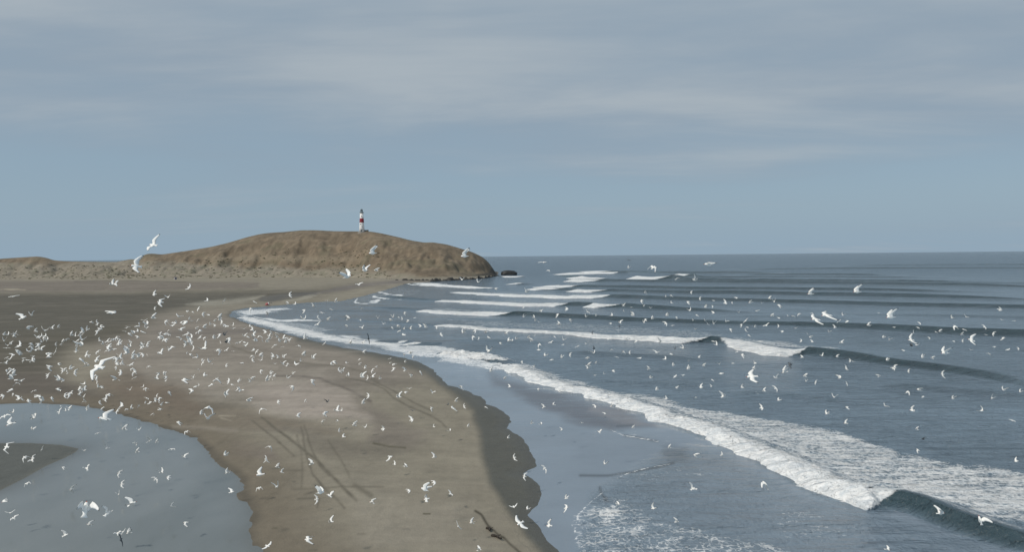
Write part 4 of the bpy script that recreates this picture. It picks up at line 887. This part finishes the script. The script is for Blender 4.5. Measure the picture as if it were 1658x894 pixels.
ANCH = [(248, 397, 'in the sky over the dune gap'), (220, 431, 'against the dunes, left of the hill'), (603, 410, 'on the hillside under the lighthouse'), (752, 415, 'near the seaward end of the hill'), (600, 438, 'at the foot of the lighthouse hill'), (570, 455, 'where the hill meets the bay'),
 (880, 425, 'beside the sea rock'), (1018, 428, 'over the farthest white breakers'), (1058, 433, 'behind the farthest breakers'), (1147, 428, 'low over the horizon sea'), (1110, 452, 'at the right end of the farthest breakers'),
 (1312, 476, 'over the smooth far swells'), (1387, 473, 'over the far swell lines'), (22, 480, 'over the far left sand'), (185, 462, 'over the far flat below the dunes'), (40, 514, 'over the dark sand, far left'), (181, 506, 'over the middle of the dark sand'), (262, 490, 'above the pale sand streak'), (310, 466, 'over the flat near the tiny hut'),
 (45, 535, 'over the dark damp sand'), (75, 540, 'in the left flock on dark sand'), (12, 558, 'at the frame edge on dark sand'), (32, 570, 'in the left flock, dark sand edge'), (62, 560, 'in the thick of the left flock'), (88, 570, 'at the right of the left flock'), (120, 550, 'between the two dense flocks'), (135, 562, 'among gulls over brown sand'), (160, 528, 'at the upper rim of the flock'), (180, 555, 'in the central dense flock'), (205, 535, 'above the central dense flock'), (208, 570, 'in the core of the flock'), (195, 590, 'just right of the nearest gull'), (163, 594, 'over the brown sand in mid flock'), (235, 522, 'by the light patch of the flock'), (240, 560, 'to the right of the flock core'), (267, 543, 'near the upper right flock'),
 (290, 518, 'over sand behind the flock'), (305, 545, 'in the right-hand flock cluster'), (330, 560, 'over streaked sand'), (357, 565, 'right of the streaked sand flock'), (310, 525, 'over the mid-beach sand'), (365, 530, 'near the tip of the bay'), (396, 540, 'beside the bay foam end'), (420, 545, 'over sand below the bay foam'), (450, 553, 'over sand under the bay surf'), (425, 575, 'over the curved track on the sand'), (460, 590, 'over the faint dark sand line'), (500, 585, 'on the sand before the surf'), (541, 588, 'over sand near the shore bend'), (345, 588, 'over the pale ridge of sand'),
 (415, 490, 'near the red float'), (470, 478, 'over the pale spit beyond the bay'), (530, 490, 'over the far shore of the bay'), (515, 520, 'over the bay water'), (490, 520, 'over the dark ripple in the bay'), (565, 518, 'over the bay by the surf'), (596, 549, 'against the shore foam'), (572, 556, 'over the foam at the beach edge'), (590, 572, 'above the last curl of beach'), (640, 575, 'over the thin wet sand'), (635, 515, 'over water inside the bay'), (655, 535, 'over calm water behind the foam'), (690, 530, 'over water before the long breaker'), (750, 542, 'over water below the long breaker'), (770, 458, 'near the small breakers by the hill'), (792, 570, 'above the splashing wave'), (820, 545, 'left of the mid-sea flock'),
 (852, 473, 'over the thin far breakers'), (870, 520, 'between two middle breakers'), (905, 520, 'over pale foam streaks'), (955, 510, 'below the short white breaker'), (1010, 500, 'at the dark swell by the breaker'), (1040, 486, 'over the swell behind the breaker'), (1025, 515, 'over the slate swell, mid sea'), (1085, 520, 'over the grey swell, mid sea'), (865, 555, 'over water under the long breaker'), (885, 575, 'in the mid-sea flock'), (925, 572, 'over mid-sea, right of the flock'), (955, 580, 'over mid-sea near the dark gull'), (1000, 572, 'over the water in mid sea'), (1030, 580, 'over the sea, centre right'), (1065, 572, 'under the thick white breaker'), (1095, 570, 'below the curling gap'),
 (1120, 485, 'over the swells right of breakers'), (1155, 490, 'over far right-centre swells'), (1180, 487, 'over a dark swell line'), (1215, 490, 'over the long far swell'), (1250, 490, 'over the bent swell line'), (1260, 495, 'over the swell left of pair'), (1145, 522, 'above the curling breaker'), (1170, 525, 'over the grey swell face'), (1205, 522, 'over the swell above the breaker'), (1240, 528, 'over water behind the second breaker'), (1265, 530, 'left under the large gull pair'), (1335, 512, 'of the large pair over the swell'), (1310, 546, 'behind the white second breaker'), (1362, 555, 'over the fading breaker foam'), (1155, 556, 'at the gap between breakers'), (1197, 572, 'under the second breaker front'), (1280, 590, 'below the end of the breaker'), (1320, 578, 'at the dark shoulder of the breaker'), (1372, 582, 'over the dark trough, right'),
 (1405, 525, 'over the swell, right side'), (1442, 514, 'large and pale over right swell'), (1475, 551, 'by the dark swell, right side'), (1490, 530, 'over the strong dark swell'), (1520, 540, 'on the strong dark swell line'), (1545, 520, 'behind the strong dark swell'), (1572, 551, 'in front of the strong dark swell'), (1600, 545, 'over the dark swell, far right'), (1620, 505, 'over far right swells'), (1530, 572, 'over smooth water, far right'), (1495, 580, 'over grey water, right'), (1605, 572, 'over smooth sea by right edge'), (1450, 590, 'over the dark right trough'),
 (15, 640, 'over the pool’s far bank, left'), (22, 612, 'over brown sand at left edge'), (30, 645, 'just above the pool corner'), (60, 640, 'over dark sand behind the pool'), (95, 618, 'over brown sand above the pool'), (108, 605, 'beside the nearest gull'), (108, 640, 'on the pool’s far bank'), (135, 632, 'over the far bank, centre'), (185, 612, 'below the flock on brown sand'), (218, 612, 'over brown sand, right of flock'), (175, 645, 'over the ochre bank of the pool'), (198, 662, 'at the pool’s back shore'), (213, 638, 'over the brown bank'), (240, 650, 'over the brown slope by pool'), (262, 645, 'between pool and pale sand'), (255, 610, 'over sand near the pale patch'), (270, 620, 'at the left of the pale patch'),
 (10, 678, 'over the pool, left corner'), (55, 680, 'over the pool behind the bar'), (95, 670, 'over the pool near its back'), (168, 678, 'over the pool by the back shore'), (158, 702, 'over the open pool'), (205, 697, 'over the pool near the shore'), (243, 717, 'over the right half of pool'), (222, 728, 'over pool right of the bar'), (137, 730, 'at the tip of the sandbar'), (68, 728, 'over the dark sandbar'), (12, 725, 'over the sandbar at left edge'), (45, 743, 'over the near side of sandbar'),
 (300, 617, 'over the edge of pale sand'), (315, 628, 'over sand left of pale patch'), (348, 620, 'over the rim of pale sand'), (370, 617, 'on the pale patch’s upper edge'), (410, 615, 'over the top of pale sand'), (432, 614, 'above the bright pale sand'), (470, 613, 'over the dark line on sand'), (505, 618, 'near the dark line’s right end'), (475, 628, 'over the bright sand, right'), (388, 635, 'over the pale sand patch'), (365, 640, 'over the pale patch’s left side'), (403, 650, 'over the pale patch’s near side'), (423, 663, 'below the pale sand patch'), (450, 651, 'over the middle of pale sand'), (530, 652, 'over the pale patch’s right side'), (482, 675, 'over the start of wheel tracks'), (523, 675, 'right of the wheel track start'), (547, 668, 'right of the pale sand'), (337, 661, 'over brown sand, upper of two'), (336, 679, 'over brown sand, below arched gull'), (289, 685, 'just off the pool’s shore'), (302, 700, 'on the pool’s curved shore'), (438, 724, 'over the wheel tracks, left'), (365, 738, 'over sand near the pool bend'), (279, 728, 'over pool near the right shore'), (298, 741, 'over pool under the shore curve'), (431, 744, 'left of the crossing tracks'),
 (554, 602, 'over sand by the upper tracks'), (586, 611, 'at the head of upper tracks'), (603, 611, 'over the twin tracks'), (603, 600, 'above the twin tracks'), (655, 600, 'over sand close to shore'), (668, 609, 'over sand by the wet edge'), (680, 603, 'beside the wet edge of beach'), (660, 632, 'over sand right of the tracks'), (597, 642, 'over sand left of the tracks'), (588, 653, 'beside the pale patch’s end'), (645, 643, 'over the bend of the tracks'), (700, 636, 'over plain sand near shore'), (698, 661, 'over the end of the tracks'), (667, 673, 'over sand below the tracks'), (735, 655, 'over sand by wet strip'), (752, 658, 'at the edge of wet strip'), (787, 660, 'on the dark wet strip'), (747, 626, 'at the water’s edge'), (705, 692, 'over smooth sand'), (728, 698, 'over smooth sand, right'), (757, 692, 'over sand beside dark strip'), (575, 690, 'over sand above the dark mark'), (620, 695, 'over sand right of dark mark'), (556, 708, 'above the crossing wheel tracks'), (823, 709, 'over wet sand headland'), (632, 740, 'over sand under the dark mark'), (704, 741, 'over the open sand'), (796, 602, 'over the foam of front wave'), (816, 614, 'over wet sand under the foam'), (825, 627, 'over sheen near the foam'),
 (872, 630, 'under the front wave foam'), (882, 659, 'over shining shallows'), (896, 656, 'over shallows by purple sand'), (964, 659, 'over the wet purple sand'), (980, 670, 'over the purple wet sand'), (876, 687, 'over shallows by the beach'), (910, 697, 'over the glassy shallows'), (942, 685, 'over glassy shallows, centre'), (970, 700, 'left of the swash tongue'), (1025, 693, 'over the swash tongue'), (1084, 725, 'over the ripples by the front'), (833, 742, 'over the dark wet strip’s edge'), (952, 597, 'over sea behind the foam'), (993, 601, 'over grey sea, centre'), (1050, 598, 'over the sea, right of centre'), (1053, 612, 'over sea above the foam'), (1093, 610, 'over the sea beyond the foam'), (1064, 632, 'over the water behind foam'), (1095, 629, 'over sea near the foam edge'),
 (1114, 598, 'over the sea below the gap'), (1168, 605, 'over the sea, left of glider'), (1153, 616, 'over rippled sea'), (1135, 627, 'over rippled sea, left'), (1200, 628, 'under the long pale glider'), (1217, 610, 'long and pale over mid sea'), (1256, 612, 'right of the long pale glider'), (1303, 611, 'over sea below the breaker'), (1320, 620, 'over sea right of centre'), (1360, 612, 'over sea under dark trough'), (1271, 602, 'just below the dark gull'), (1237, 633, 'over the low dark swell'), (1256, 629, 'behind the low dark swell'), (1171, 642, 'at the low swell’s left end'), (1262, 648, 'over the low swell'), (1350, 643, 'over the sea, large and bright'), (1371, 659, 'over sea above foam field'), (1340, 670, 'close above the foam field'), (1369, 686, 'at the foam field’s far edge'), (1233, 661, 'just behind the foam field'), (1125, 739, 'over water before the front'),
 (1446, 597, 'over the dark trough’s end'), (1424, 610, 'over the dark water, right'), (1526, 606, 'over the dark swell tail'), (1469, 635, 'over grey sea, left bird'), (1489, 632, 'over grey sea, tall bird'), (1543, 646, 'over ripples, right'), (1606, 645, 'over the sea, far right'), (1625, 632, 'tall by the right edge'), (1652, 635, 'touching the right edge'), (1433, 658, 'over calm right water'), (1477, 665, 'over calm water, tall'), (1590, 665, 'over calm far right water'), (1640, 681, 'over water near right corner'), (1490, 715, 'over the foam field’s back'),
 (52, 746, 'on the sandbar’s near edge'), (103, 758, 'over pool beside the bar'), (140, 760, 'over pool below bar tip'), (44, 783, 'where the bar meets the pool'), (193, 768, 'over the pool’s middle'), (197, 785, 'over the middle pool water'), (192, 801, 'lower in the middle pool'), (260, 768, 'over pool right of middle'), (253, 777, 'over pool towards the shore'), (116, 793, 'over pool, left of middle'), (7, 812, 'over the pool at left edge'), (18, 835, 'over the pool’s lower left'), (138, 825, 'large over the lower pool'), (144, 851, 'under the large pool gull'), (214, 817, 'low over lower pool'), (174, 833, 'right of the large pool gull'), (106, 867, 'near the bottom left pool'), (197, 867, 'at the lower pool trio'), (208, 864, 'right in the lower pool trio'),
 (421, 769, 'over the bank by the pool'), (448, 758, 'left of the crossing tracks’ bar'), (455, 766, 'beside the crossing tracks'), (419, 791, 'near the pool’s jagged bank'), (448, 789, 'over sand by jagged bank'), (505, 752, 'between the crossing tracks'), (519, 798, 'over the track junction'), (513, 809, 'just under the track junction'), (533, 803, 'right of the track junction'), (367, 767, 'over the pool’s right shore'), (375, 797, 'by the pool’s jagged shore'), (278, 821, 'over the pool, lower centre'), (300, 847, 'over the pool, lower right'), (535, 846, 'over near sand'), (498, 874, 'over the nearest sand, left'), (433, 885, 'beside the pool’s near bank'),
 (639, 753, 'over the open near sand'), (656, 756, 'over open near sand, right'), (703, 782, 'over the near beach'), (662, 795, 'over the near beach, left'), (687, 793, 'tall over the near beach'), (690, 809, 'below the tall beach gull'), (730, 800, 'right of tall beach gull'), (602, 815, 'below the smudged tracks'), (742, 853, 'left of the dark gully'), (763, 848, 'close to the dark gully'), (776, 891, 'at the bottom by gully'), (842, 848, 'gliding over the wet strip'), (849, 772, 'at the notch in shoreline'), (855, 825, 'over the wet strip’s edge'), (980, 752, 'over shallows, near centre'), (882, 759, 'upright over the shoreline'), (917, 808, 'over the near shallows'), (917, 823, 'over near shallows, lower'), (889, 852, 'over shallows by the beach corner'), (1001, 818, 'over the lacy foam'), (1058, 824, 'over the lacy foam edge'), (1096, 846, 'over the lower lacy foam'), (1122, 792, 'over the grey near shallows'), (1238, 783, 'in front of breaking wave'), (1523, 832, 'on the dark wave shoulder'), (1587, 843, 'over the dark wave face'), (1437, 891, 'at the bottom near the wave'), (1645, 747, 'above the right foam field')]
ANCH = [(a, b_, c_.replace('’', "'")) for a, b_, c_ in ANCH]
SPAN = 0.90
def place(px, py, s, me, hd, pt, rl):
    d0 = ray(np.array([px]), np.array([py]))[0]; d0 = d0 / d0[1]
    vd = Vector(d0).normalized(); rt = vd.cross(Vector((0, 0, 1))).normalized(); upv = rt.cross(vd)
    Rm = eul(hd, pt, rl).to_matrix(); pts_ = [Rm @ v.co for v in me.vertices]
    ax = [p_.dot(rt) for p_ in pts_]; ay = [p_.dot(upv) for p_ in pts_]
    ext = max(max(ax) - min(ax), max(ay) - min(ay))
    onsand = px < 560 or (px < 700 and py > 590)
    dist = F * ext / (s * ((1.45 if onsand else 1.12) if s < 8 else (1.25 if onsand else 1.05)))
    lim = 1e9
    if d0[2] < -1e-4: lim = (CAMH - 1.0) / -d0[2]
    elif True: lim = 160
    if py < 452 and px < 810: lim = min(lim, 520)
    k = 1.0
    mx = 0.97 * lim
    if dist > mx:
        k = max(mx / dist, 0.85) ; dist = mx
    return d0 * dist + np.array([0, 0, CAMH]), k, dist
def eul(hd, pt, rl): return Euler((R_(rl), -R_(pt), R_(hd)), 'XYZ')
info = []
for i, (px, py, s, dark) in enumerate(birds):
    rnd = random.Random(int(px * 7919 + py * 104729)); ov = None
    for (ox, oy), v in OVR.items():
        if abs(px - ox) < 4.5 and abs(py - oy) < 4.5 and s > 9: ov = v
    if ov: pi, hd, pt, rl = ov
    else:
        pi = rnd.choices(range(9), [5, 3, 5, 3, 1.5, 3, 3, 3, 3])[0]; hd = rnd.choice([rnd.gauss(180, 35), rnd.gauss(180, 50), rnd.uniform(0, 360), rnd.gauss(0, 35)]); pt = rnd.gauss(6, 14); rl = rnd.gauss(0, 22)
        if POSES[pi][1] == 'wings banked': rl = rnd.choice([-1, 1]) * rnd.uniform(42, 68)
    hd %= 360
    if not ov and rnd.random() < 0.7 and math.cos(R_(hd)) * rl < 0: rl = -rl
    p, k, dist = place(px, py, s, POSES[pi][0], hd, pt, rl)
    info.append([px, py, s, dark, p, k, pi, hd % 360, pt, rl])
NI = 300
def eul(hd, pt, rl): return Euler((R_(rl), -R_(pt), R_(hd)), 'XYZ')
# labels for the individual birds: place + pose, then heading, then rank
def heading(h):
    h %= 360
    return 'flying right' if h < 45 or h >= 315 else 'flying away' if h < 135 else 'flying left' if h < 225 else 'flying nearer'
ind = info[:NI]
keys = {}
for b_ in ind:
    a = min(ANCH, key=lambda t: (t[0] - b_[0]) ** 2 + 2.2 * (t[1] - b_[1]) ** 2)
    tone_ = 'dark grey gull' if b_[3] else 'white gull'
    b_.append((tone_, POSES[b_[6]][1], heading(b_[7]), a[2]))
from collections import defaultdict
def groupby(f):
    g_ = defaultdict(list)
    for b_ in ind: g_[f(b_[10])].append(b_)
    return g_
g1 = groupby(lambda t: (t[0], t[1], t[3])); g2 = groupby(lambda t: t)
for b_ in ind:
    t = b_[10]
    if len(g1[(t[0], t[1], t[3])]) == 1: lab = '%s with %s %s' % (t[0], t[1], t[3])
    else:
        lab = '%s, %s, %s %s' % (t[0], t[1], t[2], t[3])
        same = sorted(g2[t], key=lambda q_: q_[0])
        if len(same) > 1:
            r_ = [q_ is b_ for q_ in same].index(True)
            nm_ = {2: ['left one', 'right one'], 3: ['left one', 'middle one', 'right one']}.get(len(same), ['leftmost'] + ['inner'] * (len(same) - 2) + ['rightmost'])[r_]
            lab += ', ' + nm_
    b_.append(lab)
for b_ in ind:
    px, py, s, dark, p, k, pi, hd, pt, rl, t, lab = b_
    me = POSES[pi][0]; me = dark_mesh(me) if dark else me
    o = bpy.data.objects.new('gull', me); col.objects.link(o)
    o.location = p; o.rotation_euler = eul(hd, pt, rl); o.scale = (k, k, k)
    tag(o, lab, 'gull', 'gulls flying over the beach and surf')
# the smaller half of the flock, beyond the 300 that show largest
rest = info[NI:]
bmr = bmesh.new()
vs_all = []; fs_all = []; mi_all = []; off = 0
for b_ in rest:
    px, py, s, dark, p, k, pi, hd, pt, rl = b_[:10]
    me = POSES[pi][0]; Mx = Matrix.Translation(Vector(p)) @ eul(hd, pt, rl).to_matrix().to_4x4() @ Matrix.Scale(k, 4)
    for v in me.vertices: vs_all.append(Mx @ v.co)
    for f in me.polygons: fs_all.append([off + i for i in f.vertices]); mi_all.append(f.material_index if not dark else 4)
    off += len(me.vertices)
bmr.free()
me = bpy.data.meshes.new('flock'); me.from_pydata(vs_all, [], fs_all)
for m_ in (GW, GG, GK, GR, DG): me.materials.append(m_)
me.polygons.foreach_set('material_index', mi_all); me.polygons.foreach_set('use_smooth', np.ones(len(fs_all), bool))
fl = bpy.data.objects.new('distant_flock', me); col.objects.link(fl)
tag(fl, 'rest of the flock, the smallest white gull specks over beach and sea', 'gull flock', 'gulls flying over the beach and surf', 'stuff')
print('BIRDS', len(birds), 'labels', len({b_[11] for b_ in ind}), 'maxwords', max(len(b_[11].split()) for b_ in ind))
